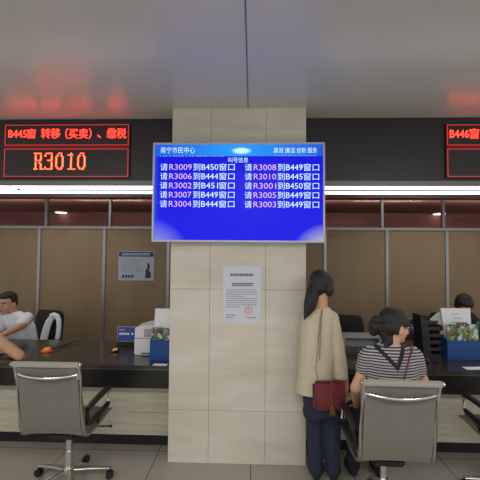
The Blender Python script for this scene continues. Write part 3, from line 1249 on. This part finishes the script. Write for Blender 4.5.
# ------------------------------------------------------------------ seated woman in stripes
Ys = CH2.y + .02
q = lambda px, py, dy=0: at(px, py, Ys + dy)
hc = q(394.5, 325.8)
sm_ = rotm((.93, .30), .1)
root = thing('person', 'seated woman in a striped top with a dark bun and glasses, back to the camera', 'person', (CH2.x, Ys, .455), 0, 'people at the counters')
b = MB()
head_skin(b, hc, sm_)
b.cap(hc + V((-.015, -.01, -.06)), .048, q(390, 353), .056)
zs_ = .492
b.loft([(V((CH2.x + .02, Ys - .02, zs_ + .0)), .17, .12), (V((CH2.x + .02, Ys - .02, zs_ + .08)), .175, .125), (q(392, 400), .14, .1), (q(391, 375), .15, .095), (q(391, 357), .155, .085), (q(390.5, 350), .10, .06)])
sx_ = CH2.x + .02
for s in (-1, 1):
    b.chain([V((sx_ + s * .085, Ys + .02, zs_ + .085)), V((sx_ + s * .10, Ys + .40, .53)), V((sx_ + s * .10, Ys + .42, .09))], [.078, .056, .038])
lsh, lel, lw = q(368, 359), q(355.5, 388, -.01), V((sx_ - .12, Ys + .25, .60))
b.chain([lsh, lel, lw], [.036, .036, .025])
hand(b, lw, (.35, .9, -.12), (0, 0, -1), 1, .3, .92)
rsh, rel, rw = q(413, 359), q(425, 384, .06), V((sx_ + .13, Ys + .27, .60))
b.chain([rsh, rel, rw], [.036, .036, .025])
hand(b, rw, (-.35, .9, -.12), (0, 0, -1), -1, .3, .92)
b.build('body', M['skin'], root, remesh=.0055, relax=5)
head_features(hc, sm_, root)
hh = lambda p: hc + sm_ @ V(p)
b = MB()
b.ell(hh((0, -.022, .040)), (.082, .094, .087), sm_)
b.ell(hh((0, -.058, -.008)), (.072, .055, .066), sm_)
for s in (-1, 1):
    b.ell(hh((s * .062, .018, .035)), (.024, .050, .042), sm_)
    b.ell(hh((s * .066, -.03, .0)), (.018, .04, .05), sm_)
b.ell(q(376, 326), (.05, .05, .056))
b.ell(q(373.5, 331), (.032, .034, .034))
b.ell(q(377, 320, -.02), (.036, .034, .034))
b.chain([q(386, 333, -.02), q(388, 341, -.035), q(386, 347, -.06)], [.05, .036, .012])
hr = b.build('hair', M['hair'], root, remesh=.006, relax=3)
# glasses
gl = thing('glasses', 'thin framed glasses on the face of the woman in stripes', 'glasses', hh((0, .1, 0)))
for s in (-1, 1):
    rg = [hh((s * .033 + .022 * math.cos(2 * math.pi * k / 18), .103, .0 + .016 * math.sin(2 * math.pi * k / 18))) for k in range(18)]
    MB().tube(rg, .0018, 6, True).build('rim', M['alu'], gl, True)
    MB().tube([hh((s * .054, .102, .005)), hh((s * .078, .07, .006)), hh((s * .084, -.005, .004))], .0018, 6).build('temple', M['alu'], gl, True)
MB().tube([hh((-.011, .103, .003)), hh((.011, .103, .003))], .0018, 6).build('bridge', M['alu'], gl, True)
# striped top
b = MB()
b.loft([(V((sx_ - .01, Ys - .02, .50)), .17, .132), (V((sx_ - .01, Ys - .02, .60)), .165, .13), (q(391, 400), .158, .12), (q(391.5, 378), .176, .116), (q(391, 361), .182, .108), (q(391, 352.5), .168, .092), (q(390.5, 346.5), .118, .07), (q(390.5, 343), .066, .056)])
b.chain([q(371, 354), q(367, 357), q(364, 369)], [.060, .060, .056])
b.chain([q(411, 354), q(414.5, 357), q(417.5, 370, .02)], [.060, .060, .058])
tpz = .455
o_ = V((root.location))
cxv = q(391, 368).x - o_.x
sh_ = b.build('striped_top', stripe_shirt(cxv, q(396, 363).z - o_.z, .165, .085), root, remesh=.006, relax=5)
b = MB()
b.loft([(V((sx_, Ys - .0, .482)), .165, .12), (V((sx_, Ys - .01, .51)), .18, .13), (V((sx_, Ys - .02, .57)), .17, .12)])
for s in (-1, 1):
    b.chain([V((sx_ + s * .085, Ys + .02, zs_ + .085)), V((sx_ + s * .10, Ys + .40, .53)), V((sx_ + s * .10, Ys + .42, .09))], [.088, .068, .052])
b.build('trousers', M['dark_cloth'], root, remesh=.008, relax=5)
b = MB()
for s in (-1, 1):
    shoe(b, (sx_ + s * .10, Ys + .40, 0), (0, 1, 0))
b.build('shoes', M['shoe'], root, remesh=.008, relax=3)
# maroon bag strap across her back: the bag itself rests in her lap
sb = thing('crossbody_bag', 'small dark red bag on a thin strap across the striped back', 'bag', (sx_ + .0, Ys + .2, .62))
spts = [(411.5, 346, -.02), (412, 350, -.085), (410, 356, -.112), (408, 364, -.124), (406, 372, -.13), (403, 384, -.135), (400, 398, -.14)]
MB().tube([q(*s) for s in spts], .007, 8, flat=.5).build('strap', M['maroon'], sb, True)
MB().box((sx_ - .0, Ys + .24, .715), (.18, .08, .12), None, .02, 3).build('bag_body', M['maroon'], sb, True)

# ------------------------------------------------------------------ man behind the left counter
Ym = 4.15
g = lambda px, py, dy=0: at(px, py, Ym + dy)
hc = g(7.0, 303.3, -.06)
mm = rotm((-.12, -.99), .08)
man = thing('person', 'man in a white short-sleeved shirt leaning on the left counter', 'person', (sc1.location.x, Ym + .2, .5), 0, 'people at the counters')
zb = .52
mxx = g(22, 340).x
b = MB()
head_skin(b, hc, mm, 1.1)
b.cap(hc + V((.02, .03, -.06)), .056, g(14, 317, .04), .066)
b.loft([(V((mxx + .02, Ym + .10, zb)), .17, .13), (V((mxx + .02, Ym + .10, zb + .1)), .17, .13), (g(20, 338, .07), .16, .11), (g(16, 321, .05), .17, .09), (g(14.5, 314, .04), .09, .065)])
for s in (-1, 1):
    b.chain([V((mxx + s * .1, Ym + .08, zb + .08)), V((mxx + s * .11, Ym - .12, .55)), V((mxx + s * .11, Ym + .03, .09))], [.085, .06, .042])
le = [g(27, 319, .04), g(22.0, 325.5, -.17), g(3, 335, -.40)]
b.chain(le, [.05, .043, .03])
hand(b, le[2], V((-.9, -.25, -.06)), (0, 0, -1), -1, .12)
re = [g(-1, 319, -.02), g(-7, 333, -.22), g(-1, 338, -.48)]
b.chain(re, [.05, .043, .03])
hand(b, re[2], V((.5, -.8, 0)), (0, 0, -1), -1, .1)
b.build('body', M['skin_face'], man, remesh=.006, relax=5)
head_features(hc, mm, man, 1.1)
hh = lambda p: hc + mm @ (V(p) * 1.1)
b = MB()
b.ell(hh((0, -.024, .045)), (.089, .095, .088), mm)
b.ell(hh((0, .028, .080)), (.075, .068, .036), mm)
b.ell(hh((0, -.06, .0)), (.077, .05, .066), mm)
for s in (-1, 1):
    b.ell(hh((s * .07, -.018, .025)), (.014, .04, .035), mm)
b.build('hair', M['hair'], man, remesh=.006, relax=3)
b = MB()
b.loft([(V((mxx + .02, Ym + .10, zb + .02)), .19, .15), (V((mxx + .02, Ym + .10, zb + .1)), .19, .15), (g(21, 340, .07), .19, .13), (g(18, 326, .05), .20, .12), (g(15.5, 315.5, .03), .16, .09), (g(13, 311.5, .01), .08, .068)])
b.chain([g(27, 317.5, .04), g(24.5, 321, -.06), g(21, 324, -.15)], [.066, .064, .06])
b.chain([g(1, 318, -.0), g(-2, 329, -.12)], [.066, .062])
b.build('shirt', M['white_cloth'], man, remesh=.007, relax=5)
b = MB()
b.loft([(V((mxx + .02, Ym + .10, zb - .01)), .185, .15), (V((mxx + .02, Ym + .10, zb + .07)), .18, .145)])
for s in (-1, 1):
    b.chain([V((mxx + s * .1, Ym + .08, zb + .08)), V((mxx + s * .11, Ym - .12, .555)), V((mxx + s * .11, Ym + .03, .09))], [.094, .072, .055])
b.build('trousers', M['dark_cloth'], man, remesh=.009, relax=5)
b = MB()
for s in (-1, 1):
    shoe(b, (mxx + s * .11, Ym + .07, 0), (0, -1, 0))
b.build('shoes', M['shoe'], man, remesh=.009, relax=3)

# ------------------------------------------------------------------ staff member behind the papers on the right
Yq = 4.35
g = lambda px, py, dy=0: at(px, py, Yq + dy)
hc = g(463.5, 304.5)
mm = rotm((-.05, -1), .85)
stf = thing('person', 'staff member bent behind the white papers on the right, only black hair showing', 'person', (g(463, 340).x, Yq + .2, .5), 0, 'people at the counters')
mxx = g(463, 340).x
b = MB()
head_skin(b, hc, mm)
b.cap(hc + V((0, .05, -.06)), .05, V((mxx, Yq + .12, 1.03)), .06)
b.loft([(V((mxx, Yq + .27, zb)), .16, .13), (V((mxx, Yq + .25, zb + .1)), .16, .12), (V((mxx, Yq + .2, .8)), .15, .1), (V((mxx, Yq + .14, .97)), .16, .09), (V((mxx, Yq + .12, 1.03)), .09, .07)])
for s in (-1, 1):
    b.chain([V((mxx + s * .1, Yq + .2, zb + .08)), V((mxx + s * .11, Yq - .15, .56)), V((mxx + s * .11, Yq - .05, .09))], [.08, .058, .042])
    el = V((mxx + s * .25, Yq - .05, .80))
    wr = V((mxx + s * .12, Yq - .47, ZT + .048))
    b.chain([V((mxx + s * .17, Yq + .13, .99)), el, wr], [.047, .04, .026])
    hand(b, wr, V((-s * .4, -.8, 0)), (0, 0, -1), s, .12)
b.build('body', M['skin'], stf, remesh=.0065, relax=5)
head_features(hc, mm, stf)
hh = lambda p: hc + mm @ V(p)
b = MB()
b.ell(hh((0, -.022, .042)), (.088, .095, .086), mm)
b.ell(hh((0, .03, .075)), (.078, .055, .04), mm)
b.ell(hh((0, -.06, -.01)), (.078, .045, .07), mm)
for s in (-1, 1):
    b.ell(hh((s * .074, .0, .01)), (.02, .055, .07), mm)
b.build('hair', M['hair'], stf, remesh=.006, relax=3)
b = MB()
b.loft([(V((mxx, Yq + .27, zb + .02)), .18, .15), (V((mxx, Yq + .25, zb + .1)), .18, .14), (V((mxx, Yq + .2, .8)), .175, .12), (V((mxx, Yq + .14, .97)), .18, .11), (V((mxx, Yq + .12, 1.04)), .085, .07)])
for s in (-1, 1):
    b.chain([V((mxx + s * .165, Yq + .13, .985)), V((mxx + s * .235, Yq, .85))], [.06, .056])
b.build('shirt', M['dark_cloth'], stf, remesh=.008, relax=5)
b = MB()
b.loft([(V((mxx, Yq + .27, zb - .01)), .175, .15), (V((mxx, Yq + .26, zb + .07)), .17, .145)])
for s in (-1, 1):
    b.chain([V((mxx + s * .1, Yq + .2, zb + .08)), V((mxx + s * .11, Yq - .15, .56)), V((mxx + s * .11, Yq - .05, .09))], [.09, .068, .052])
b.build('trousers', M['dark_cloth'], stf, remesh=.009, relax=5)
b = MB()
for s in (-1, 1):
    shoe(b, (mxx + s * .11, Yq - .02, 0), (0, -1, 0))
b.build('shoes', M['shoe'], stf, remesh=.009, relax=3)

# ------------------------------------------------------------------ visitor at the left edge, leaning an elbow on the counter
el = at(19.5, 357.5, 3.16)
el.z = ZT + .05
vr = thing('person', 'visitor at the far left edge leaning a bare elbow on the counter', 'person', (el.x - .75, 2.55, 0), 0, 'people at the counters')
shR = V((el.x - .36, 2.98, ZT + .42))
shL = shR + V((-.34, -.12, .02))
nk = (shR + shL) / 2 + V((0, .02, .06))
hip = V((el.x - .72, 2.52, .90))
b = MB()
hc = nk + V((.03, .08, .18))
mm = rotm((-.1, 1), .15)
head_skin(b, hc, mm)
b.cap(nk, .055, hc + V((0, -.02, -.05)), .05)
b.chain([hip, (hip + nk) / 2 + V((0, -.02, 0)), nk + V((0, -.03, -.1))], [.135, .125, .115])
b.cap(shR, .065, shL, .065)
for s in (-1, 1):
    b.chain([hip + V((s * .08, 0, -.03)), V((hip.x + s * .1, 2.56, .48)), V((hip.x + s * .1, 2.5, .09))], [.095, .062, .042])
wrR = el + V((-.2, .16, -.008))
b.chain([shR, el, wrR], [.056, .045, .03])
hand(b, wrR, (-.85, .5, .03), (0, 0, -1), 1, .1)
elL = shL + V((-.1, .1, -.25))
wrL = V((wrR.x - .24, wrR.y + .03, ZT + .045))
b.chain([shL, elL, wrL], [.052, .042, .028])
hand(b, wrL, (.3, .9, .02), (0, 0, -1), 1, .1)
b.build('body', M['skin'], vr, remesh=.0065, relax=5)
head_features(hc, mm, vr)
hh = lambda p: hc + mm @ V(p)
b = MB()
b.ell(hh((0, -.024, .045)), (.083, .09, .082), mm)
b.ell(hh((0, .028, .078)), (.068, .06, .036), mm)
b.ell(hh((0, -.058, .0)), (.072, .045, .06), mm)
b.build('hair', M['hair'], vr, remesh=.007, relax=3)
b = MB()
b.chain([hip + V((0, 0, -.04)), (hip + nk) / 2 + V((0, -.02, 0)), nk + V((0, -.03, -.1))], [.175, .155, .13])
b.cap(shR, .078, shL, .078)
b.chain([shR, shR.lerp(el, .45)], [.075, .068])
b.chain([shL, shL.lerp(elL, .6)], [.072, .065])
b.build('shirt', M['grey_shirt'], vr, remesh=.008, relax=5)
b = MB()
b.chain([hip + V((-.05, 0, -.02)), hip + V((.05, 0, -.02))], [.155, .155])
for s in (-1, 1):
    b.chain([hip + V((s * .08, 0, -.03)), V((hip.x + s * .1, 2.56, .48)), V((hip.x + s * .1, 2.5, .09))], [.125, .08, .06])
b.build('trousers', M['dark_cloth'], vr, remesh=.009, relax=5)
b = MB()
for s in (-1, 1):
    shoe(b, (hip.x + s * .1, 2.48, 0), (0, 1, 0))
b.build('shoes', M['shoe'], vr, remesh=.009, relax=3)

# ------------------------------------------------------------------ things on the left counter


def on_top(px, py):
    """spot of the worktop seen at a place of the photograph"""
    d = CROT @ V(((px - 240) / F, (240 - py) / F, -1))
    return CAM + d * ((ZT - CAM.z) / d.z)


def pen_stand(label, px, py, tip, m1, m2, k=1.0):
    p = on_top(px, py)
    t = thing('pen_stand', label, 'pen stand', p, 0, 'counter pen stands')
    b = MB()
    b.lathe([(.055 * k, 0), (.058 * k, .006), (.05 * k, .018 * k), (.02 * k, .022 * k)], p + Z * .0005, 24)
    b.build('base', m1, t, True)
    MB().box(p + V((.004, -.008, .028 * k)), (.062 * k, .05 * k, .026 * k), Euler((0, R(-8), .2)), .005).build('holder', m2, t)
    e = tip
    MB().tube([p + V((.03, .01, .018)), p.lerp(e, .5), e], [.007, .0065, .003], 8).build('pen', M['black'], t, True)
    return t


p1 = on_top(47, 351.5)
pen_stand('orange pen stand with a long black pen in front of the white-shirted man', 47, 351.5, on_top(80, 342) + Z * .02, M['orange'], M['amber'], .95)
p2 = on_top(115, 351.5)
pen_stand('small pen stand with an amber top in front of the blue desk sign', 115, 351.5, p2 + V((.012, .05, .11)), M['apron'], M['amber'], .75)

# blue desk sign
p = on_top(126, 346)
ysg = p.y
t = thing('desk_sign', 'small blue desk sign with white lettering on the left counter', 'sign', p)
z0, z1 = at(126, 341.5, ysg).z, at(126, 326.5, ysg).z
x0, x1 = at(117.3, 334, ysg).x, at(136.5, 334, ysg).x
rt = Matrix.Rotation(R(-8), 3, 'X')
MB().box(((x0 + x1) / 2, ysg, (z0 + z1) / 2), (x1 - x0, .012, z1 - z0), rt, .003).build('frame', M['grey'], t)
MB().box(((x0 + x1) / 2, ysg - .0065, (z0 + z1) / 2 + .0005), (x1 - x0 - .014, .004, z1 - z0 - .014), rt, .001).build('face', M['sign_blue'], t)
b = MB()
cxs = (x0 + x1) / 2
for k in range(7):
    if k == 5:
        continue
    b.box((cxs - .068 + k * .0215, ysg - .0095, (z0 + z1) / 2 + .004), (.015, .002, .02), rt)
for k in range(5):
    b.box((cxs - .07 + k * .011, ysg - .0115, (z0 + z1) / 2 + .045), (.007, .002, .007), rt)
b.build('lettering', M['white_ink'], t)
MB().box((cxs, ysg + .012, (ZT + z0) / 2 + .004), (x1 - x0 - .02, .04, z0 - ZT + .004), None, .004).build('stand', M['black'], t)

# white ticket printer
p = on_top(144, 355)
t = thing('ticket_printer', 'white ticket printer with a sloping lid on the counter beside the pillar', 'printer', p)
yp0 = p.y
xa, xb = at(134.3, 340, yp0).x, at(156, 340, yp0).x
dz = lambda py: at(145, py, yp0).z
z_mid, z_top, z_sl = dz(338.5), dz(325.5), dz(328.5)
MB().span((xa, yp0, ZT + .0005), (xb, yp0 + .26, z_mid - .004), .006).build('body', M['white'], t)
b = MB()
pf = [(xa, z_mid), (xb, z_mid), (xb, z_top), (xa + .095, z_top), (xa, z_sl)]
b.plate([(x, yp0 + .012, z) for x, z in pf], (0, .24, 0))
b.build('lid', M['white'], t)
b = MB()
xm = (xa + xb) / 2
for k in range(7):
    zz_ = z_mid + .014 + k * .011
    b.span((xm - .015, yp0 + .008, zz_), (xb - .02, yp0 + .013, zz_ + .006))
b.build('vent', M['vent'], t)
MB().span((xa + .004, yp0 + .006, z_mid - .004), (xb - .004, yp0 + .24, z_mid)).build('joint', M['dark_ink'], t)
MB().span((xa + .07, yp0 - .004, ZT + .012), (xb - .02, yp0 + .001, ZT + .022)).build('outlet_slot', M['dark_ink'], t)


def brochure_holder(label, p, w_, h_, depth):
    """blue display box with an open front lip, standing at p (front lower middle)"""
    t = thing('brochure_holder', label, 'brochure holder', p, 0, 'blue brochure holders on the counters')
    x, y, z = p
    MB().span((x - w_ / 2, y, z + .0005), (x + w_ / 2, y + .006, z + h_), .002).build('front_panel', M['blue'], t)
    for s in (-1, 1):
        b = MB()
        xx = x + s * (w_ / 2 - .0025)
        b.plate([(xx - .0025, y + .0065, z + .006), (xx - .0025, y + depth - .007, z + .006), (xx - .0025, y + depth - .007, z + h_ * 1.15), (xx - .0025, y + .0065, z + h_)], (.005, 0, 0))
        b.build('side_panel', M['blue'], t)
    MB().span((x - w_ / 2, y + depth - .006, z + .0055), (x + w_ / 2, y + depth, z + h_ * 1.15), .002).build('rear_panel', M['blue'], t)
    MB().span((x - w_ / 2, y + .006, z + .0005), (x + w_ / 2, y + depth - .006, z + .005)).build('base', M['blue'], t)
    return t


# left holder: partly behind the pillar
p = on_top(149.5, 360.8)
wl = .22
hx = p.x + wl / 2
hl = abs(at(155, 362, p.y).z - at(155, 341.5, p.y).z)
brochure_holder('blue brochure holder against the left side of the pillar', V((hx, p.y, ZT)), wl, hl, .12)
for k in range(2):
    xk = hx - .053 + k * .107
    zt_ = at(160, 327.5 + k * .6, p.y + .03).z
    m = brochure_mat('brochure_print_%d' % k, hl * .95, 1.3 + k * 2.1)
    o = MB().box((xk, p.y + .03, (ZT + .006 + zt_) / 2), (.1, .016, zt_ - ZT - .006), None, .001).build('brochure', m, None, origin=(xk, p.y + .03, ZT + .006))
    tag(o, ('colourful brochure in the holder beside the pillar, the outer one next to the white printer', 'colourful brochure in the holder beside the pillar, the inner one touching the stone')[k], 'brochure', 'brochures in the blue holders')
# white sheet rising behind
za, zb_ = ZT + .006, at(162, 308.8, p.y + .08).z
b = MB()
x0, x1 = at(153.6, 318, p.y + .08).x, at(172, 318, p.y + .08).x
prof = []
for k in range(9):
    s = k / 8
    prof.append((p.y + .066 + .024 * s * s, za + (zb_ - za) * s))
xr = min(x1, hx + wl / 2 - .008)
b.rings([[V((x0 + .012 * s0, yy, zz_)), V((xr, yy, zz_)), V((xr, yy + .008, zz_)), V((x0 + .012 * s0, yy + .008, zz_))] for s0, (yy, zz_) in [(k / 8, prof[k]) for k in range(9)]])
o = b.build('paper_stack', M['paper'], None, True, origin=(x0, p.y + .08, za))
tag(o, 'tall white sheets standing in the blue holder beside the pillar', 'paper', 'white sheets standing in the holders')
# leaflets lying in front
for k in range(2):
    yy0 = YK - .004
    o = MB().box((at(160, 360, yy0 + .03).x + k * .01, yy0 + .033 + k * .003, ZT + .0015 + .002 * k), (.12 - .01 * k, .045, .0016), Euler((0, 0, R(4 * k - 2)))).build('leaflet', M['paper'], None)
    tag(o, ('white leaflet flat on the counter below another, in front of the left blue holder', 'white leaflet lying on another one in front of the left blue holder')[k], 'leaflet', 'leaflets on the counter')

# ------------------------------------------------------------------ things on the right counter
# grey ledge along the rear edge
yl = YB - .13
x0, x1 = at(341, 338, yl).x, at(381, 338, yl).x
z1, z0 = at(360, 334.4, yl).z, ZT
t = thing('monitor_riser', 'low grey shelf along the rear of the right counter, behind the woman in stripes', 'shelf', ((x0 + x1) / 2, yl, ZT))
MB().span((x0, yl - .06, z1 - .028), (x1, yl + .1, z1), .006).build('shelf_top', M['grey'], t)
for x in (x0 + .02, x1 - .02):
    MB().span((x - .012, yl - .05, ZT), (x + .012, yl + .09, z1 - .0285)).build('support', M['grey'], t)
MB().span((x0 + .033, yl + .05, ZT), (x1 - .033, yl + .06, z1 - .0285)).build('rear_panel', M['vent'], t)

# computer monitor seen past her glasses
ymn = 3.76
pc = at(415, 342, ymn)
t = thing('computer_monitor', 'small dark computer monitor with a pale top edge beside the glasses', 'monitor', (at(413, 340, ymn).x, ymn, ZT))
x0, x1 = at(405.5, 330, ymn).x, at(428, 330, ymn).x
z1, z0 = at(413, 318.2, ymn).z, at(413, 340.5, ymn).z
MB().span((x0, ymn, z0), (x1, ymn + .03, z1), .005).build('casing', M['black'], t)
MB().span((x0, ymn - .004, z1 - .014), (x1, ymn + .006, z1 + .002), .003).build('top_edge', M['grey'], t)
MB().span((x0 + .01, ymn - .002, z0 + .055), (x1 - .01, ymn + .001, z1 - .02)).build('screen', M['pc_screen'], t)
MB().span((x0 + .01, ymn - .002, z0 + .01), (x1 - .01, ymn + .001, z0 + .05)).build('lower_bezel', mat('bezel_brown', (60, 42, 40), .5), t)
MB().span(((x0 + x1) / 2 - .02, ymn + .008, ZT + .012), ((x0 + x1) / 2 + .02, ymn + .03, z0 + .002)).build('stand', M['black'], t)
MB().box(((x0 + x1) / 2, ymn + .03, ZT + .0065), (.18, .13, .012), None, .004).build('foot', M['black'], t)

# black letter-tray stack, leaning tiers
p = on_top(434, 352)
yt_ = 3.50
t = thing('letter_tray', 'black stack of letter trays between the woman in stripes and the white papers', 'letter tray', (at(434, 345, yt_).x, yt_, ZT))
pts = [(420.5, 315.5), (437.5, 319.5), (447.5, 346.5), (424.5, 345.5)]
lx = at(424.5, 345, yt_).x
zb0 = ZT + .0005
x0b, x1b = at(424, 348, yt_).x, at(449, 348, yt_).x
x0t, x1t = at(420.3, 315.5, yt_).x, at(437.5, 319, yt_).x
zt0, zt1 = at(420, 315.5, yt_).z, at(438, 319.5, yt_).z
b = MB()
b.plate([(x0b, yt_, zb0), (x0b + .012, yt_, zb0), (x0t + .012, yt_, zt0 - .003), (x0t, yt_, zt0)], (0, .17, 0))
b.build('side_panel', M['black'], t)
b = MB()
b.plate([(x0b + .013, yt_ + .16, zb0), (x1b, yt_ + .16, zb0), (x1t, yt_ + .16, zt1), (x0t + .0125, yt_ + .16, zt0 - .004)], (0, .01, 0))
b.build('rear_panel', M['black'], t)
b = MB()
b.plate([(x0b + .0125, yt_ + .001, zb0), (x0b + .075, yt_ + .001, zb0), (x0t + .07, yt_ + .001, zt1 - .004), (x0t + .0125, yt_ + .001, zt0 - .004)], (0, .0025, 0))
b.build('end_panel', M['black'], t)
for k in range(6):
    s = k / 5.6
    zl = zb0 + (zt1 - zb0) * s
    xa, xb = x0b + .0135 + (x0t - x0b) * s, min(x1b - .004 + (x1t - x1b) * s, at(447.5, 345, on_top(455, 360).y).x - .006)
    b = MB()
    b.span((xa, yt_ + .004, zl), (xb, yt_ + .1595, zl + .004))
    b.span((xa, yt_, zl), (xb, yt_ + .004, zl + .027))
    b.build('tray', mat('tray_black', (38, 37, 40), .4) if k == 0 else bpy.data.materials['tray_black'], t)

# white papers standing behind the trays
yq_ = 3.40
t_ = []
p = on_top(461, 357)
yh = on_top(455, 360).y
wr_ = .30
hxr = at(447.5, 345, yh).x + wr_ / 2
hr_ = abs(at(462, 359, yh).z - at(462, 339.5, yh).z)
brochure_holder('blue brochure holder on the right counter next to the potted plant', V((hxr, yh, ZT)), wr_, hr_, .12)
for k in range(3):
    xk = hxr - .098 + k * .098
    zt_ = at(462, (324.5, 322.5, 324.0)[k], yh + .03).z
    m = brochure_mat('brochure_print_r%d' % k, hr_ * .93, 4.2 + k * 1.7)
    o = MB().box((xk, yh + .03, (ZT + .006 + zt_) / 2), (.092, .016, zt_ - ZT - .006), None, .001).build('brochure', m, None, origin=(xk, yh + .03, ZT + .006))
    tag(o, ('colourful brochure in the right counter\'s blue holder, nearest the letter trays', 'colourful brochure in the middle of the right counter\'s blue holder',
            'colourful brochure in the right counter\'s blue holder, nearest the potted plant')[k], 'brochure', 'brochures in the blue holders')
# main pad of white forms
xa, xb = at(443.5, 316, yh + .09).x, at(471, 316, yh + .09).x
za, zb_ = ZT + .006, at(457, 308.3, yh + .11).z
b = MB()
ring = []
for k in range(9):
    s = k / 8
    y_ = yh + .066 + .035 * s
    z_ = za + (zb_ - za) * s
    x_ = max(xa - .02 * s + .03 * (1 - s), hxr - wr_ / 2 + .007) if s < .55 else xa - .02 * s + .03 * (1 - s)
    ring.append([V((x_, y_, z_)), V((xb, y_, z_)), V((xb, y_ + .02, z_)), V((x_, y_ + .02, z_))])
b.rings(ring)
t = thing('paper_pad', 'thick pad of white printed forms standing in the right blue holder', 'paper', ((xa + xb) / 2, yh + .08, za), 0, 'white sheets standing in the holders')
b.build('pad', M['paper'], t)
b = MB()
for px, py, w_ in ((452, 314.2, 8), (454, 318.6, 9), (450, 322.5, 14)):
    c = at(px, py, yh + .09)
    zrel = (c.z - za) / (zb_ - za)
    yy = yh + .066 + .035 * zrel - .0022
    d0, d1 = at(px, py, yy).x, at(px + w_, py, yy).x
    n_ = int((d1 - d0) / .011)
    for j in range(n_):
        b.span((d0 + j * .011, yy, c.z), (d0 + j * .011 + .008, yy + .001, c.z + .006))
b.build('lettering', M['grey_ink'], t)
# loose sheet sticking out of the trays
c0 = at(430, 318.5, yt_ + .12)
b = MB()
b.plate([at(428, 321, yt_ + .16), at(438, 312.2, yt_ + .16), at(443, 312.8, yt_ + .16), at(444.5, 326, yt_ + .16)], (0, .004, 0))
o = b.build('paper_sheet', M['paper'], None, origin=at(436, 324, yt_ + .16))
tag(o, 'tilted white sheet sticking up from the black letter trays', 'paper')
# leaflet on the right counter's edge
o = MB().box((at(474, 362, YK + .09).x, YK + .09, ZT + .0015), (.17, .07, .002), Euler((0, 0, R(6)))).build('leaflet', M['paper'], None)
tag(o, 'white leaflet lying on the right counter in front of the blue holder', 'leaflet', 'leaflets on the counter')
# computer mouse
p = on_top(426, 362)
t = thing('computer_mouse', 'small black mouse on the right counter beside the striped sleeve', 'mouse', p)
MB().ell(p + Z * .017, (.028, .045, .0168)).build('shell', M['black'], t, True)
MB().lathe([(.006, -.004), (.009, 0), (.006, .004)], p + V((0, -.028, .031)), 12, Matrix.Rotation(R(90), 3, 'Y')).build('wheel', M['vent'], t, True)

# potted plant at the right edge
yp_ = yh + .25
px_ = at(481, 345, yp_)
pp = V((px_.x, yp_, ZT))
t = thing('potted_plant', 'small green potted plant at the right edge beside the brochures', 'plant', pp)
MB().lathe([(.045, .0005), (.05, .004), (.064, .1), (.068, .11), (.06, .11), (.056, .095)], pp, 24).build('pot', M['pot'], t, True)
MB().lathe([(.056, .09), (.057, .097)], pp, 20).build('soil', mat('soil', (46, 36, 28), .95), t)
random.seed(11)
b = MB()
for k in range(34):
    a = random.uniform(0, 2 * math.pi)
    ln = random.uniform(.06, .12)
    ri = random.uniform(.07, .24)
    d = V((math.cos(a), math.sin(a), 0))
    s = V((-d.y, d.x, 0))
    p0 = pp + Z * .097 + d * .01
    p1 = p0 + d * ln * .45 + Z * ri * .75
    p2 = p0 + d * ln + Z * ri * .82
    wd = .016
    mid = [(p0, .002), (p0.lerp(p1, .6), .004), (p1, wd), (p1.lerp(p2, .55) + Z * .008, wd * .85), (p2, .001)]
    b.rings([[q_ - s * w_ + Z * .003, q_, q_ + s * w_ + Z * .003, q_ + Z * .0015 + Z * .001] for q_, w_ in mid])
b.build('leaves', M['green'], t)

# ------------------------------------------------------------------ lights


def area(name, loc, size, power, col=(1, 1, 1), rot=(0, 0, 0)):
    l = bpy.data.lights.new(name, 'AREA')
    l.shape = 'RECTANGLE'
    l.size, l.size_y = size
    l.energy = power
    l.color = col
    o = bpy.data.objects.new(name, l)
    COL.objects.link(o)
    o.location = loc
    o.rotation_euler = rot
    return o


# fluorescent panels in the hall ceiling behind the photographer
for x in (-2.6, 0, 2.6):
    area('hall_light', (x, -.6, ZC - .03), (1.2, .6), 38, (1, .98, .94))
# lamps of the staff area
for x in (-2.6, 2.4):
    area('staff_light', (x, 4.3, 2.68), (1.2, .4), 9, (1, .96, .88))
area('corridor_fill', (0, YW + .23, 2.44), (9, .12), 27, (1, .88, .82), (R(90), 0, 0))  # added fill, hidden from view, that brightens the red corridor wall
wd = bpy.data.worlds.new('world')
S.world = wd
wd.use_nodes = True
wd.node_tree.nodes['Background'].inputs[0].default_value = (1, .97, .92, 1)
wd.node_tree.nodes['Background'].inputs[1].default_value = .80
